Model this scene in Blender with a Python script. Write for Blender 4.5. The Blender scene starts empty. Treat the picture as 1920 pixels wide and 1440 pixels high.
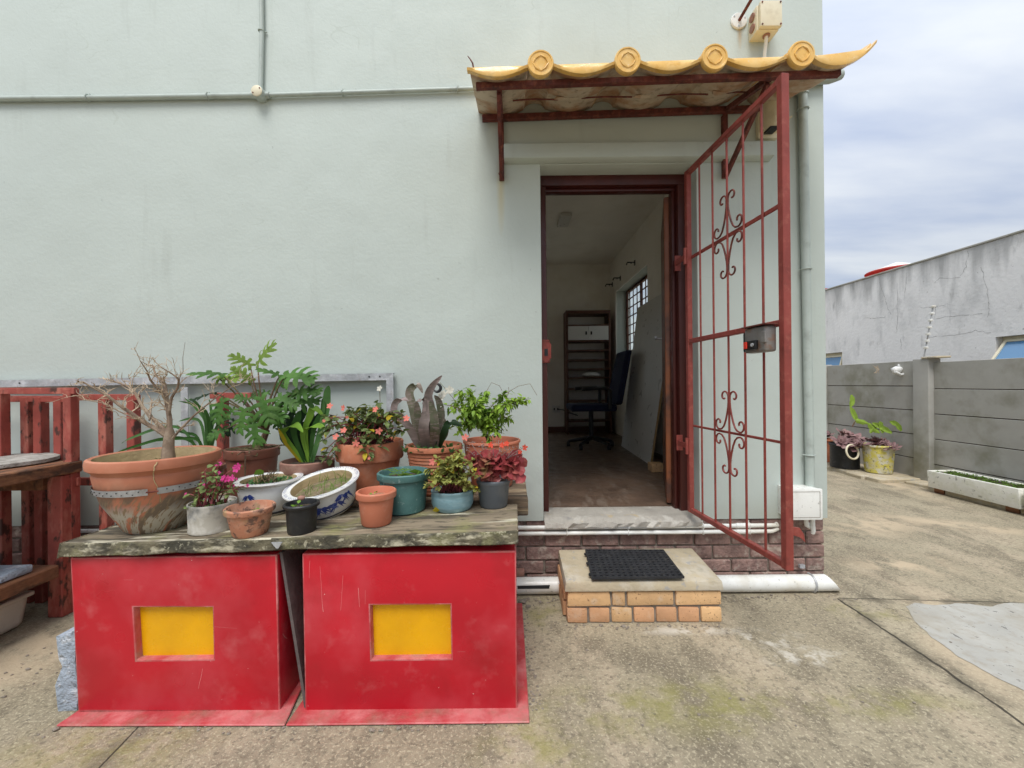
import bpy, bmesh, math, random
from mathutils import Vector, Matrix, noise as mnoise
R_ = math.radians
scene = bpy.context.scene
# ------------------------------------------------------------------ camera
F_PX, ROLL, CAM = 760.0, 0.010, Vector((0.0, -2.5, 1.25))
AX_R = Vector((math.cos(ROLL), 0, -math.sin(ROLL)))
AX_U = Vector((math.sin(ROLL), 0, math.cos(ROLL)))
AX_F = Vector((0, 1, 0))
cam_d = bpy.data.cameras.new('camera'); cam = bpy.data.objects.new('camera', cam_d)
scene.collection.objects.link(cam); scene.camera = cam
cam_d.sensor_width = 36.0; cam_d.lens = 36.0 * F_PX / 1920.0
cam_d.clip_start = 0.05; cam_d.clip_end = 500
cam.matrix_world = Matrix(((AX_R.x, AX_U.x, -AX_F.x, CAM.x), (AX_R.y, AX_U.y, -AX_F.y, CAM.y),
                           (AX_R.z, AX_U.z, -AX_F.z, CAM.z), (0, 0, 0, 1)))
# ------------------------------------------------------------------ sky and sun (thin overcast)
SUN_EL, SUN_AZ = R_(60), R_(192)
world = bpy.data.worlds.new('World'); scene.world = world; world.use_nodes = True
wn, wl = world.node_tree.nodes, world.node_tree.links
wn.clear()
def wnode(t, **kw):
    n = wn.new(t)
    for k, v in kw.items(): setattr(n, k, v)
    return n
sky = wnode('ShaderNodeTexSky', sky_type='NISHITA', sun_disc=False, sun_elevation=SUN_EL, sun_rotation=SUN_AZ)
tc = wnode('ShaderNodeTexCoord')
sep = wnode('ShaderNodeSeparateXYZ'); wl.new(tc.outputs['Generated'], sep.inputs[0])
el = wnode('ShaderNodeMath', operation='MAXIMUM'); wl.new(sep.outputs['Z'], el.inputs[0]); el.inputs[1].default_value = 0.0
grad = wnode('ShaderNodeMath', operation='MULTIPLY_ADD'); wl.new(el.outputs[0], grad.inputs[0])
grad.inputs[1].default_value = 0.95; grad.inputs[2].default_value = 0.55
# cloud sheet: direction projected on a flat layer
dv = wnode('ShaderNodeMath', operation='ADD'); wl.new(el.outputs[0], dv.inputs[0]); dv.inputs[1].default_value = 0.12
cx = wnode('ShaderNodeMath', operation='DIVIDE'); wl.new(sep.outputs['X'], cx.inputs[0]); wl.new(dv.outputs[0], cx.inputs[1])
cy = wnode('ShaderNodeMath', operation='DIVIDE'); wl.new(sep.outputs['Y'], cy.inputs[0]); wl.new(dv.outputs[0], cy.inputs[1])
cmb = wnode('ShaderNodeCombineXYZ'); wl.new(cx.outputs[0], cmb.inputs[0]); wl.new(cy.outputs[0], cmb.inputs[1])
mp = wnode('ShaderNodeMapping'); wl.new(cmb.outputs[0], mp.inputs[0]); mp.inputs['Rotation'].default_value = (0, 0, R_(28)); mp.inputs['Scale'].default_value = (0.55, 1.5, 1)
cn = wnode('ShaderNodeTexNoise'); wl.new(mp.outputs[0], cn.inputs['Vector'])
cn.inputs['Scale'].default_value = 1.15; cn.inputs['Detail'].default_value = 7; cn.inputs['Roughness'].default_value = 0.52
cr = wnode('ShaderNodeValToRGB'); wl.new(cn.outputs['Fac'], cr.inputs[0])
cr.color_ramp.elements[0].position = 0.36; cr.color_ramp.elements[0].color = (0.56, 0.635, 0.80, 1)
cr.color_ramp.elements[1].position = 0.62; cr.color_ramp.elements[1].color = (0.92, 0.955, 0.99, 1)
cs = wnode('ShaderNodeVectorMath', operation='SCALE'); wl.new(cr.outputs[0], cs.inputs[0]); wl.new(grad.outputs[0], cs.inputs['Scale'])
cs2 = wnode('ShaderNodeVectorMath', operation='SCALE'); wl.new(cs.outputs[0], cs2.inputs[0]); cs2.inputs['Scale'].default_value = 7.6
mx = wnode('ShaderNodeMix', data_type='RGBA'); mx.inputs['Factor'].default_value = 0.86
wl.new(sky.outputs[0], mx.inputs['A']); wl.new(cs2.outputs[0], mx.inputs['B'])
bg = wnode('ShaderNodeBackground'); wl.new(mx.outputs['Result'], bg.inputs['Color']); bg.inputs['Strength'].default_value = 0.082
wo = wnode('ShaderNodeOutputWorld'); wl.new(bg.outputs[0], wo.inputs['Surface'])
sun_d = bpy.data.lights.new('sun', 'SUN'); sun = bpy.data.objects.new('sun', sun_d); scene.collection.objects.link(sun)
sun_d.energy = 1.5; sun_d.angle = R_(28); sun_d.color = (1.0, 0.975, 0.94)
sd = Vector((math.sin(SUN_AZ) * math.cos(SUN_EL), math.cos(SUN_AZ) * math.cos(SUN_EL), math.sin(SUN_EL)))
sun.rotation_euler = sd.to_track_quat('Z', 'Y').to_euler()
scene.view_settings.view_transform = 'Standard'; scene.view_settings.look = 'None'
scene.view_settings.exposure = 0.90; scene.view_settings.gamma = 1.0; scene.view_settings.use_curve_mapping = False
scene.cycles.use_denoising = True; scene.cycles.adaptive_threshold = 0.02
scene.cycles.max_bounces = 8; scene.cycles.diffuse_bounces = 6; scene.cycles.glossy_bounces = 2; scene.cycles.transmission_bounces = 4
scene.cycles.caustics_reflective = False; scene.cycles.caustics_refractive = False
# ------------------------------------------------------------------ helpers
def P(u, v, d):                      # a photo point at d metres in front of the lens -> the place
    return CAM + d * (AX_F + ((u - 960) / F_PX) * AX_R + ((720 - v) / F_PX) * AX_U)
def PZ(u, v, z):                     # ... on a level surface
    r = AX_F + ((u - 960) / F_PX) * AX_R + ((720 - v) / F_PX) * AX_U
    return CAM + r * ((z - CAM.z) / r.z)
def PX(u, v, x):                     # ... on a wall running away from us
    r = AX_F + ((u - 960) / F_PX) * AX_R + ((720 - v) / F_PX) * AX_U
    return CAM + r * (x / r.x)
V = Vector
WORLD = {}
def tag(o, label=None, cat=None, group=None, kind=None):
    if label: o['label'] = label
    if cat: o['category'] = cat
    if group: o['group'] = group
    if kind: o['kind'] = kind
    return o
def thing(name, loc, label, cat, group=None):
    o = bpy.data.objects.new(name, None); scene.collection.objects.link(o)
    o.empty_display_size = 0.05
    o.location = loc; WORLD[o.name] = V(loc)
    return tag(o, label, cat, group)
class MB:
    def __init__(s): s.v, s.f, s.m, s.c = [], [], [], 0
    def mi(s, i): s.c = i; return s
    def add(s, vs, fs):
        b = len(s.v); s.v += [V(p) for p in vs]
        for f in fs: s.f.append([b + i for i in f]); s.m.append(s.c)
        return s
    def box(s, lo, hi):
        x0, y0, z0 = lo; x1, y1, z1 = hi
        return s.add([(x0,y0,z0),(x1,y0,z0),(x1,y1,z0),(x0,y1,z0),(x0,y0,z1),(x1,y0,z1),(x1,y1,z1),(x0,y1,z1)],
                     [(3,2,1,0),(4,5,6,7),(0,1,5,4),(1,2,6,5),(2,3,7,6),(3,0,4,7)])
    def hexa(s, p):                  # eight corners: bottom 4 then top 4
        return s.add(p, [(3,2,1,0),(4,5,6,7),(0,1,5,4),(1,2,6,5),(2,3,7,6),(3,0,4,7)])
    def beam(s, a, b, w, h, up=(0, 0, 1)):
        a, b = V(a), V(b); t = (b - a).normalized(); sd = t.cross(V(up))
        if sd.length < 1e-4: sd = V((1, 0, 0))
        sd.normalize(); n = sd.cross(t); sd = sd * (w / 2); n = n * (h / 2)
        return s.hexa([a - sd - n, a + sd - n, b + sd - n, b - sd - n, a - sd + n, a + sd + n, b + sd + n, b - sd + n])
    def tube(s, pts, r, n=8, cap=True):
        pts = [V(p) for p in pts]; k = len(pts)
        rr = r if isinstance(r, (list, tuple)) else [r] * k
        prev = None; b = len(s.v)
        for i, p in enumerate(pts):
            t = (pts[min(i + 1, k - 1)] - pts[max(i - 1, 0)])
            if t.length < 1e-9: t = V((0, 0, 1))
            t.normalize()
            if prev is None:
                a = V((0, 0, 1)) if abs(t.z) < 0.9 else V((1, 0, 0))
                prev = (a - t * a.dot(t)).normalized()
            else:
                prev = prev - t * prev.dot(t)
                if prev.length < 1e-6: prev = t.orthogonal()
                prev.normalize()
            w = t.cross(prev)
            for j in range(n):
                an = 2 * math.pi * j / n
                s.v.append(p + (prev * math.cos(an) + w * math.sin(an)) * rr[i])
        for i in range(k - 1):
            for j in range(n):
                s.f.append([b + i * n + j, b + i * n + (j + 1) % n, b + (i + 1) * n + (j + 1) % n, b + (i + 1) * n + j]); s.m.append(s.c)
        if cap:
            s.f.append([b + j for j in range(n)][::-1]); s.m.append(s.c)
            s.f.append([b + (k - 1) * n + j for j in range(n)]); s.m.append(s.c)
        return s
    def lathe(s, c, prof, n=32, M=None, wob=None):  # prof: (radius, height); M tilts it
        c = V(c); b = len(s.v); k = len(prof)
        for r, h in prof:
            for j in range(n):
                an = 2 * math.pi * j / n
                rr = r * (1 + (wob(an, h) if wob else 0))
                q = V((rr * math.cos(an), rr * math.sin(an), h))
                if M: q = M @ q
                s.v.append(c + q)
        for i in range(k - 1):
            for j in range(n):
                s.f.append([b + i * n + j, b + i * n + (j + 1) % n, b + (i + 1) * n + (j + 1) % n, b + (i + 1) * n + j]); s.m.append(s.c)
        if prof[0][0] > 1e-6: s.f.append([b + j for j in range(n)][::-1]); s.m.append(s.c)
        if prof[-1][0] > 1e-6: s.f.append([b + (k - 1) * n + j for j in range(n)]); s.m.append(s.c)
        return s
    def prism(s, poly, d):           # polygon (3D points) extruded by vector d
        poly = [V(p) for p in poly]; n = len(poly); d = V(d)
        fs = [list(range(n))[::-1], list(range(n, 2 * n))]
        fs += [[i, (i + 1) % n, n + (i + 1) % n, n + i] for i in range(n)]
        return s.add(poly + [p + d for p in poly], fs)
    def blade(s, pts, wid, side, fold=0.25):       # leaf strip with a folded midrib
        pts = [V(p) for p in pts]; b = len(s.v); k = len(pts)
        for i, p in enumerate(pts):
            t = (pts[min(i + 1, k - 1)] - pts[max(i - 1, 0)]).normalized()
            sd = V(side) - t * V(side).dot(t)
            if sd.length < 1e-5: sd = t.orthogonal()
            sd.normalize(); n = sd.cross(t)
            w = wid[i]
            s.v += [p - sd * w + n * (w * fold), p, p + sd * w + n * (w * fold)]
        for i in range(k - 1):
            q = b + 3 * i
            s.f += [[q, q + 1, q + 4, q + 3], [q + 1, q + 2, q + 5, q + 4]]; s.m += [s.c, s.c]
        return s
    def ico(s, c, r, sub=1, jit=0.0, sc=(1, 1, 1), seed=0):
        bm = bmesh.new(); bmesh.ops.create_icosphere(bm, subdivisions=sub, radius=1)
        rnd = random.Random(seed); vs = []
        for q in bm.verts:
            k = r * (1 + rnd.uniform(-jit, jit)); vs.append(V(c) + V((q.co.x * k * sc[0], q.co.y * k * sc[1], q.co.z * k * sc[2])))
        s.add(vs, [[q.index for q in f.verts] for f in bm.faces]); bm.free(); return s
    def build(s, name, mat, parent=None, smooth=False, ang=40, bevel=0, seg=1, off=None, wobble=None):
        me = bpy.data.meshes.new(name)
        o = bpy.data.objects.new(name, me)
        base = V((0, 0, 0))
        if parent is not None: base = WORLD[parent.name]
        if off is not None: base = V(off)
        me.from_pydata([tuple(p - base) for p in s.v], [], s.f)
        for m in (mat if isinstance(mat, (list, tuple)) else [mat]): me.materials.append(m)
        if isinstance(mat, (list, tuple)): me.polygons.foreach_set('material_index', s.m)
        bm = bmesh.new(); bm.from_mesh(me)
        if bevel:
            bmesh.ops.remove_doubles(bm, verts=bm.verts, dist=1e-5)
            es = [e for e in bm.edges if len(e.link_faces) == 2 and e.calc_face_angle(0) > R_(30)]
            bmesh.ops.bevel(bm, geom=es, offset=bevel, segments=seg, affect='EDGES', profile=0.6, clamp_overlap=True)
        if wobble:
            for q in bm.verts:
                nv = mnoise.noise_vector((q.co + base) * wobble[1]); q.co += nv * wobble[0]
        if not getattr(s, 'open', False): bmesh.ops.recalc_face_normals(bm, faces=bm.faces)
        bm.to_mesh(me); bm.free()
        if smooth or (bevel and seg > 1):
            me.polygons.foreach_set('use_smooth', [True] * len(me.polygons))
            me.set_sharp_from_angle(angle=R_(ang))
        scene.collection.objects.link(o)
        if parent is not None:
            o.parent = parent; WORLD[o.name] = base
            if off is not None: o.location = V(off) - WORLD[parent.name]
        else:
            o.location = base; WORLD[o.name] = base
        return o
def copy_piece(o, name, loc, parent, rot=None, scale=None):
    c = o.copy(); c.name = name; scene.collection.objects.link(c); c.parent = parent
    c.location = V(loc) - (WORLD[parent.name] if parent else V((0, 0, 0)))
    if rot is not None: c.rotation_euler = rot
    if scale is not None: c.scale = scale
    return c
def slab(mb, xs, zs, holes, f, t0, t1):   # wall with openings; f maps (p, t, q) to the place
    def solid(i, j):
        return 0 <= i < len(xs) - 1 and 0 <= j < len(zs) - 1 and (i, j) not in holes
    for i in range(len(xs) - 1):
        for j in range(len(zs) - 1):
            if not solid(i, j): continue
            a, b, c, d = xs[i], xs[i + 1], zs[j], zs[j + 1]
            mb.add([f(a, t0, c), f(b, t0, c), f(b, t0, d), f(a, t0, d)], [(0, 1, 2, 3)])
            mb.add([f(a, t1, c), f(b, t1, c), f(b, t1, d), f(a, t1, d)], [(3, 2, 1, 0)])
            for (di, dj, p, q) in ((-1, 0, (a, c), (a, d)), (1, 0, (b, d), (b, c)), (0, -1, (b, c), (a, c)), (0, 1, (a, d), (b, d))):
                if not solid(i + di, j + dj):
                    mb.add([f(p[0], t0, p[1]), f(q[0], t0, q[1]), f(q[0], t1, q[1]), f(p[0], t1, p[1])], [(0, 1, 2, 3)])
    return mb
# ------------------------------------------------------------------ materials
MATS = {}
FINE = {'terracotta', 'mouldy_terracotta', 'terracotta_plastic', 'brown_plastic', 'dusty_brown_pot', 'chalky_white_pot', 'black_pot_plastic', 'teal_plastic', 'pale_blue_glaze', 'grey_plastic', 'white_ceramic', 'yellow_white_bucket', 'raw_tile_back'}
def mat(name, base, rough=0.6, var=0.12, vs=6.0, layers=(), bump=0.15, bs=40.0, metal=0.0, spec=0.5, rnd=0.0, stretch=(1, 1, 1),
        bump2=None, trans=0.0, ior=1.45, sss=0.0, dist=0.02):
    m = bpy.data.materials.new(name); m.use_nodes = True; MATS[name] = m
    PS = 2.3 if name in FINE else 1.0
    nt = m.node_tree; N, L = nt.nodes, nt.links
    bsdf = N['Principled BSDF']
    t = N.new('ShaderNodeTexCoord'); vec = t.outputs['Object']
    if rnd:
        oi = N.new('ShaderNodeObjectInfo')
        ad = N.new('ShaderNodeVectorMath'); ad.operation = 'MULTIPLY_ADD'
        cb = N.new('ShaderNodeCombineXYZ')
        for k in range(3): L.new(oi.outputs['Random'], cb.inputs[k])
        L.new(cb.outputs[0], ad.inputs[0]); ad.inputs[1].default_value = (37, 53, 71); L.new(vec, ad.inputs[2]); vec = ad.outputs[0]
    def noise(scale, detail=5, rg=0.55, st=(1, 1, 1), w=0.0):
        q = N.new('ShaderNodeMapping'); q.inputs['Scale'].default_value = st; q.inputs['Location'].default_value = (w, w * 1.7, w * 2.3)
        L.new(vec, q.inputs[0])
        n = N.new('ShaderNodeTexNoise'); n.inputs['Scale'].default_value = scale; n.inputs['Detail'].default_value = detail; n.inputs['Roughness'].default_value = rg
        L.new(q.outputs[0], n.inputs['Vector']); return n.outputs['Fac']
    def mixc(fac, a, b):
        q = N.new('ShaderNodeMix'); q.data_type = 'RGBA'
        if isinstance(fac, float): q.inputs['Factor'].default_value = fac
        else: L.new(fac, q.inputs['Factor'])
        for k, x in (('A', a), ('B', b)):
            if isinstance(x, tuple): q.inputs[k].default_value = (*x[:3], 1)
            else: L.new(x, q.inputs[k])
        return q.outputs['Result']
    def mrange(x, a, b, c=0.0, d=1.0):
        q = N.new('ShaderNodeMapRange'); q.inputs['From Min'].default_value = a; q.inputs['From Max'].default_value = b
        q.inputs['To Min'].default_value = c; q.inputs['To Max'].default_value = d; L.new(x, q.inputs['Value']); return q.outputs[0]
    lo = tuple(max(0, c * (1 - var)) for c in base); hi = tuple(min(1, c * (1 + var)) for c in base)
    col = mixc(mrange(noise(vs, 3, 0.6, stretch), 0.3, 0.7), lo, hi)
    rgh = None
    for i, ly in enumerate(layers):  # (colour, scale, lo, hi, strength, stretch)
        c, sc, a, b, stg = ly[:5]; a, b = a - .045, b - .05; st = ly[5] if len(ly) > 5 else (1, 1, 1)
        fac = mrange(noise(sc * PS, 4, 0.62, st, 3.1 * (i + 1)), a, b, 0.0, stg)
        col = mixc(fac, col, c)
    if rnd:
        hs = N.new('ShaderNodeHueSaturation'); L.new(col, hs.inputs['Color'])
        L.new(mrange(oi.outputs['Random'], 0, 1, 1 - rnd, 1 + rnd), hs.inputs['Value']); col = hs.outputs[0]
    L.new(col, bsdf.inputs['Base Color'])
    L.new(mrange(noise(vs * 3, 2), 0.3, 0.7, max(0.02, rough - 0.1), min(1, rough + 0.1)), bsdf.inputs['Roughness'])
    bsdf.inputs['Metallic'].default_value = metal
    bsdf.inputs['Specular IOR Level'].default_value = spec
    bsdf.inputs['IOR'].default_value = ior
    if trans: bsdf.inputs['Transmission Weight'].default_value = trans
    if sss:
        bsdf.inputs['Subsurface Weight'].default_value = sss; bsdf.inputs['Subsurface Radius'].default_value = (0.02, 0.02, 0.005)
    h = noise(bs, 4, 0.6, stretch)
    if bump2:
        h2 = noise(bump2[0], 2, 0.5, stretch, 9.0)
        mm = N.new('ShaderNodeMath'); mm.operation = 'MULTIPLY_ADD'; L.new(h2, mm.inputs[0]); mm.inputs[1].default_value = bump2[1]; L.new(h, mm.inputs[2]); h = mm.outputs[0]
    bp = N.new('ShaderNodeBump'); bp.inputs['Strength'].default_value = bump; bp.inputs['Distance'].default_value = dist
    L.new(h, bp.inputs['Height']); L.new(bp.outputs[0], bsdf.inputs['Normal'])
    return m
def mkit(m):
    nt = m.node_tree; return nt.nodes, nt.links, nt.nodes['Principled BSDF']
# palette
plaster = mat('sage_plaster', (0.515, 0.572, 0.533), 0.75, 0.035, 1.3, [((0.455, 0.508, 0.465), 0.55, 0.52, 0.75, 0.45), ((0.37, 0.40, 0.36), 9, 0.64, 0.80, 0.3, (1, 1, .12)),
              ((0.30, 0.33, 0.30), 30, 0.765, 0.79, 0.5)], 0.17, 40, bump2=(3.0, 4.5), dist=0.010)
def add_stains_shade(m, spots):
    N, L, B = mkit(m); src = B.inputs['Base Color'].links[0].from_socket
    t = N.new('ShaderNodeTexCoord')
    for (c, rx, rz, colr, stg) in spots:
        q = N.new('ShaderNodeMapping'); q.vector_type = 'TEXTURE'; q.inputs['Location'].default_value = c; q.inputs['Scale'].default_value = (rx, 5.0, rz); L.new(t.outputs['Object'], q.inputs[0])
        ln = N.new('ShaderNodeVectorMath'); ln.operation = 'LENGTH'; L.new(q.outputs[0], ln.inputs[0])
        r = N.new('ShaderNodeMapRange'); r.inputs['From Min'].default_value = 1; r.inputs['From Max'].default_value = 0; r.inputs['To Max'].default_value = stg; L.new(ln.outputs['Value'], r.inputs['Value'])
        x = N.new('ShaderNodeMix'); x.data_type = 'RGBA'; L.new(r.outputs[0], x.inputs['Factor']); L.new(src, x.inputs['A']); x.inputs['B'].default_value = (*colr, 1); src = x.outputs['Result']
    L.new(src, B.inputs['Base Color'])
add_stains_shade(plaster, [((P(939, 350, 2.5).x, 0, P(939, 350, 2.5).z), .030, .32, (0.52, 0.46, 0.26), 0.9), ((P(1387, 62, 2.5).x, 0, P(1387, 62, 2.5).z), .018, .12, (0.50, 0.38, 0.22), 0.8),
                     ((P(900, 330, 2.5).x, 0, P(900, 330, 2.5).z), .9, .5, (0.46, 0.49, 0.43), 0.25), ((-1.2, 0, .40), 3.4, .16, (0.34, 0.35, 0.29), 0.55), ((1.6, 0, .42), .5, .14, (0.36, 0.37, 0.31), 0.5), ((-3.2, 0, 2.6), 1.2, 1.6, (0.47, 0.525, 0.50), 0.5), ((1.85, 0, 2.4), .18, 2.4, (0.44, 0.48, 0.42), 0.4), ((P(420, 192, 2.5).x, 0, P(420, 192, 2.5).z), 1.6, .10, (0.40, 0.43, 0.39), 0.35)])  # darker patches painted in: canopy and conduit shade, wall foot, left end, corner
plaster_in = mat('cream_room_paint', (0.87, 0.84, 0.77), 0.7, 0.05, 1.5, [((0.72, 0.67, 0.58), 2.2, 0.55, 0.75, 0.5)], 0.1, 30)
brick_old = mat('plum_brick', (0.245, 0.155, 0.13), 0.9, 0.3, 14, [((0.45, 0.39, 0.32), 16, 0.58, 0.72, 0.6), ((0.10, 0.06, 0.055), 11, 0.58, 0.75, 0.6)], 0.8, 30, rnd=0.22, dist=0.02)
brick_new = mat('yellow_brick', (0.60, 0.375, 0.185), 0.85, 0.12, 9, [((0.62, 0.52, 0.40), 14, 0.60, 0.75, 0.45), ((0.22, 0.12, 0.06), 95, 0.66, 0.70, 0.85)], 0.35, 60, rnd=0.14, dist=0.008)
brick_pink = mat('orange_brick', (0.57, 0.315, 0.165), 0.85, 0.12, 9, [((0.60, 0.46, 0.34), 14, 0.60, 0.75, 0.45), ((0.22, 0.11, 0.06), 95, 0.67, 0.71, 0.8)], 0.35, 60, rnd=0.14, dist=0.008)
mortar = mat('mortar', (0.24, 0.205, 0.165), 0.95, 0.25, 20, [], 0.5, 80)
cement = mat('step_cement', (0.46, 0.39, 0.27), 0.9, 0.12, 6, [((0.56, 0.52, 0.44), 7, 0.55, 0.72, 0.6), ((0.30, 0.27, 0.20), 13, 0.60, 0.74, 0.6), ((0.30, 0.31, 0.33), 24, 0.64, 0.70, 0.6)], 0.4, 60, dist=0.01)
sill_m = mat('worn_sill', (0.37, 0.345, 0.30), 0.9, 0.15, 6, [((0.56, 0.54, 0.48), 7, 0.58, 0.68, 0.6), ((0.48, 0.37, 0.20), 6, 0.66, 0.72, 0.6), ((0.16, 0.16, 0.16), 8, 0.64, 0.78, 0.6)], 0.5, 50, dist=0.012)
oxide = mat('red_oxide_paint', (0.245, 0.054, 0.043), 0.42, 0.15, 10, [((0.36, 0.115, 0.085), 30, 0.58, 0.72, 0.5), ((0.13, 0.035, 0.028), 16, 0.60, 0.75, 0.5)], 0.15, 60, dist=0.004, spec=0.3)
rust = mat('rusty_maroon', (0.125, 0.030, 0.022), 0.75, 0.35, 22, [((0.26, 0.085, 0.05), 40, 0.57, 0.70, 0.6), ((0.04, 0.018, 0.015), 18, 0.56, 0.72, 0.7)], 0.4, 80, dist=0.006)
frame_m = mat('maroon_door_frame', (0.062, 0.012, 0.009), 0.38, 0.25, 9, [((0.06, 0.015, 0.012), 8, 0.55, 0.75, 0.6)], 0.15, 50, stretch=(1, 1, .2), dist=0.004)
leaf_m = mat('brown_door', (0.20, 0.062, 0.022), 0.45, 0.35, 6, [((0.03, 0.02, 0.02), 5, 0.5, 0.7, 0.8)], 0.15, 40, stretch=(1, 1, .15), dist=0.004)
glaze = mat('yellow_glaze', (0.76, 0.46, 0.125), 0.22, 0.10, 8, [((0.80, 0.58, 0.26), 10, 0.5, 0.7, 0.6), ((0.58, 0.29, 0.03), 30, 0.62, 0.72, 0.4), ((0.22, 0.13, 0.06), 9, 0.64, 0.78, 0.55), ((0.70, 0.62, 0.50), 45, 0.735, 0.75, 0.8)], 0.16, 40, dist=0.005)
tile_un = mat('raw_tile_back', (0.54, 0.44, 0.325), 0.9, 0.15, 5, [((0.38, 0.18, 0.08), 2.2, 0.50, 0.68, 0.85), ((0.16, 0.11, 0.07), 9, 0.58, 0.72, 0.6)], 0.4, 30, dist=0.01)
pipe_g = mat('painted_conduit', (0.42, 0.475, 0.435), 0.45, 0.08, 6, [((0.20, 0.21, 0.19), 8, 0.58, 0.75, 0.5)], 0.05, 60)
white_p = mat('white_pvc', (0.76, 0.76, 0.72), 0.32, 0.05, 5, [((0.52, 0.46, 0.33), 5, 0.56, 0.75, 0.5), ((0.20, 0.18, 0.15), 45, 0.69, 0.73, 0.5)], 0.06, 50)
cream_p = mat('cream_plastic', (0.70, 0.64, 0.47), 0.42, 0.05, 6, [((0.45, 0.38, 0.24), 7, 0.6, 0.75, 0.5)], 0.05, 60)
rubber = mat('black_rubber', (0.022, 0.023, 0.026), 0.6, 0.25, 20, [((0.07, 0.068, 0.06), 25, 0.6, 0.75, 0.4)], 0.15, 90)
steel = mat('galvanised_steel', (0.42, 0.43, 0.44), 0.42, 0.2, 14, [((0.66, 0.67, 0.68), 16, 0.55, 0.7, 0.7), ((0.20, 0.15, 0.11), 9, 0.64, 0.74, 0.7)], 0.15, 60, metal=0.35)
lock_m = mat('lock_steel', (0.22, 0.205, 0.19), 0.42, 0.2, 9, [((0.24, 0.11, 0.05), 12, 0.58, 0.7, 0.7)], 0.15, 60, metal=0.4)
dark = mat('black_plastic', (0.012, 0.012, 0.013), 0.4, 0.2, 10, [], 0.05, 50)
red_btn = mat('red_button', (0.60, 0.03, 0.015), 0.4, 0.05, 10, [], 0.02, 50)
red_box = mat('scratched_red_paint', (0.45, 0.009, 0.020), 0.35, 0.16, 2.2, [((0.52, 0.055, 0.070), 2.6, 0.50, 0.74, 0.75), ((0.56, 0.14, 0.145), 7, 0.62, 0.82, 0.45), ((0.30, 0.012, 0.016), 4, 0.60, 0.80, 0.5), ((0.70, 0.52, 0.48), 60, 0.775, 0.785, 0.7)], 0.08, 14, dist=0.006, rnd=0.03)
def add_scratches(m, colr, sets):
    N, L, B = mkit(m); src = B.inputs['Base Color'].links[0].from_socket; t = N.new('ShaderNodeTexCoord'); oi = N.new('ShaderNodeObjectInfo'); sh = N.new('ShaderNodeVectorMath'); sh.operation = 'MULTIPLY_ADD'; cb = N.new('ShaderNodeCombineXYZ')
    for k in range(3): L.new(oi.outputs['Random'], cb.inputs[k])
    L.new(cb.outputs[0], sh.inputs[0]); sh.inputs[1].default_value = (31, 17, 23); L.new(t.outputs['Object'], sh.inputs[2])
    def nz(scale, st, rot, loc):
        q = N.new('ShaderNodeMapping'); q.inputs['Scale'].default_value = st; q.inputs['Rotation'].default_value = (0, rot, 0); q.inputs['Location'].default_value = (loc, loc, loc); L.new(sh.outputs[0], q.inputs[0])
        n = N.new('ShaderNodeTexNoise'); n.inputs['Scale'].default_value = scale; n.inputs['Detail'].default_value = 1; L.new(q.outputs[0], n.inputs['Vector']); return n.outputs['Fac']
    def mth(op, a, b):
        q = N.new('ShaderNodeMath'); q.operation = op
        for i, x in enumerate((a, b)):
            if isinstance(x, float): q.inputs[i].default_value = x
            else: L.new(x, q.inputs[i])
        return q.outputs[0]
    for (sc, st, rot, w, thr, loc) in sets:
        d = mth('ABSOLUTE', mth('SUBTRACT', nz(sc, st, rot, loc), 0.5), 0.0)
        msk = mth('MULTIPLY', mth('LESS_THAN', d, w), mth('GREATER_THAN', nz(sc * 1.1, (1, 1, 1), 0.0, loc + 3), thr))
        x = N.new('ShaderNodeMix'); x.data_type = 'RGBA'; L.new(mth('MULTIPLY', msk, 0.40), x.inputs['Factor']); L.new(src, x.inputs['A']); x.inputs['B'].default_value = (*colr, 1); src = x.outputs['Result']
    L.new(src, B.inputs['Base Color'])
add_scratches(red_box, (0.72, 0.40, 0.37), [(3.0, (3.4, 1, .35), .2, .0018, .66, 0.0), (3.2, (.35, 1, 3.4), -.10, .0018, .66, 5.0)])
red_worn = mat('worn_red_edge', (0.44, 0.055, 0.06), 0.5, 0.2, 6, [((0.60, 0.24, 0.23), 7, 0.5, 0.68, 0.6), ((0.25, 0.16, 0.11), 6, 0.58, 0.74, 0.6)], 0.2, 40)
yellow_m = mat('yellow_enamel', (0.74, 0.37, 0.003), 0.30, 0.08, 5, [((0.60, 0.28, 0.004), 6, 0.55, 0.75, 0.4), ((0.80, 0.56, 0.09), 60, 0.70, 0.73, 0.5)], 0.04, 40)
board_dk = mat('dark_sheet', (0.105, 0.085, 0.080), 0.7, 0.25, 7, [((0.20, 0.17, 0.16), 8, 0.58, 0.75, 0.5)], 0.2, 40)
add_scratches(plaster, (0.43, 0.48, 0.43), [(1.6, (1.0, 1, 2.6), .2, .0022, .62, 3.0)])
plank_m = mat('weathered_plank', (0.215, 0.172, 0.115), 0.9, 0.35, 6, [((0.065, 0.055, 0.038), 7, 0.51, 0.63, 0.85, (.3, 2.2, 2.4)), ((0.58, 0.54, 0.41), 8, 0.60, 0.68, 0.9, (.3, 2.4, 3.0)), ((0.24, 0.235, 0.085), 5, 0.56, 0.72, 0.6), ((0.05, 0.044, 0.033), 30, 0.62, 0.70, 0.7, (.4, 1, 1))], 0.8, 26, stretch=(.22, 2, 2), dist=0.015)
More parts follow.
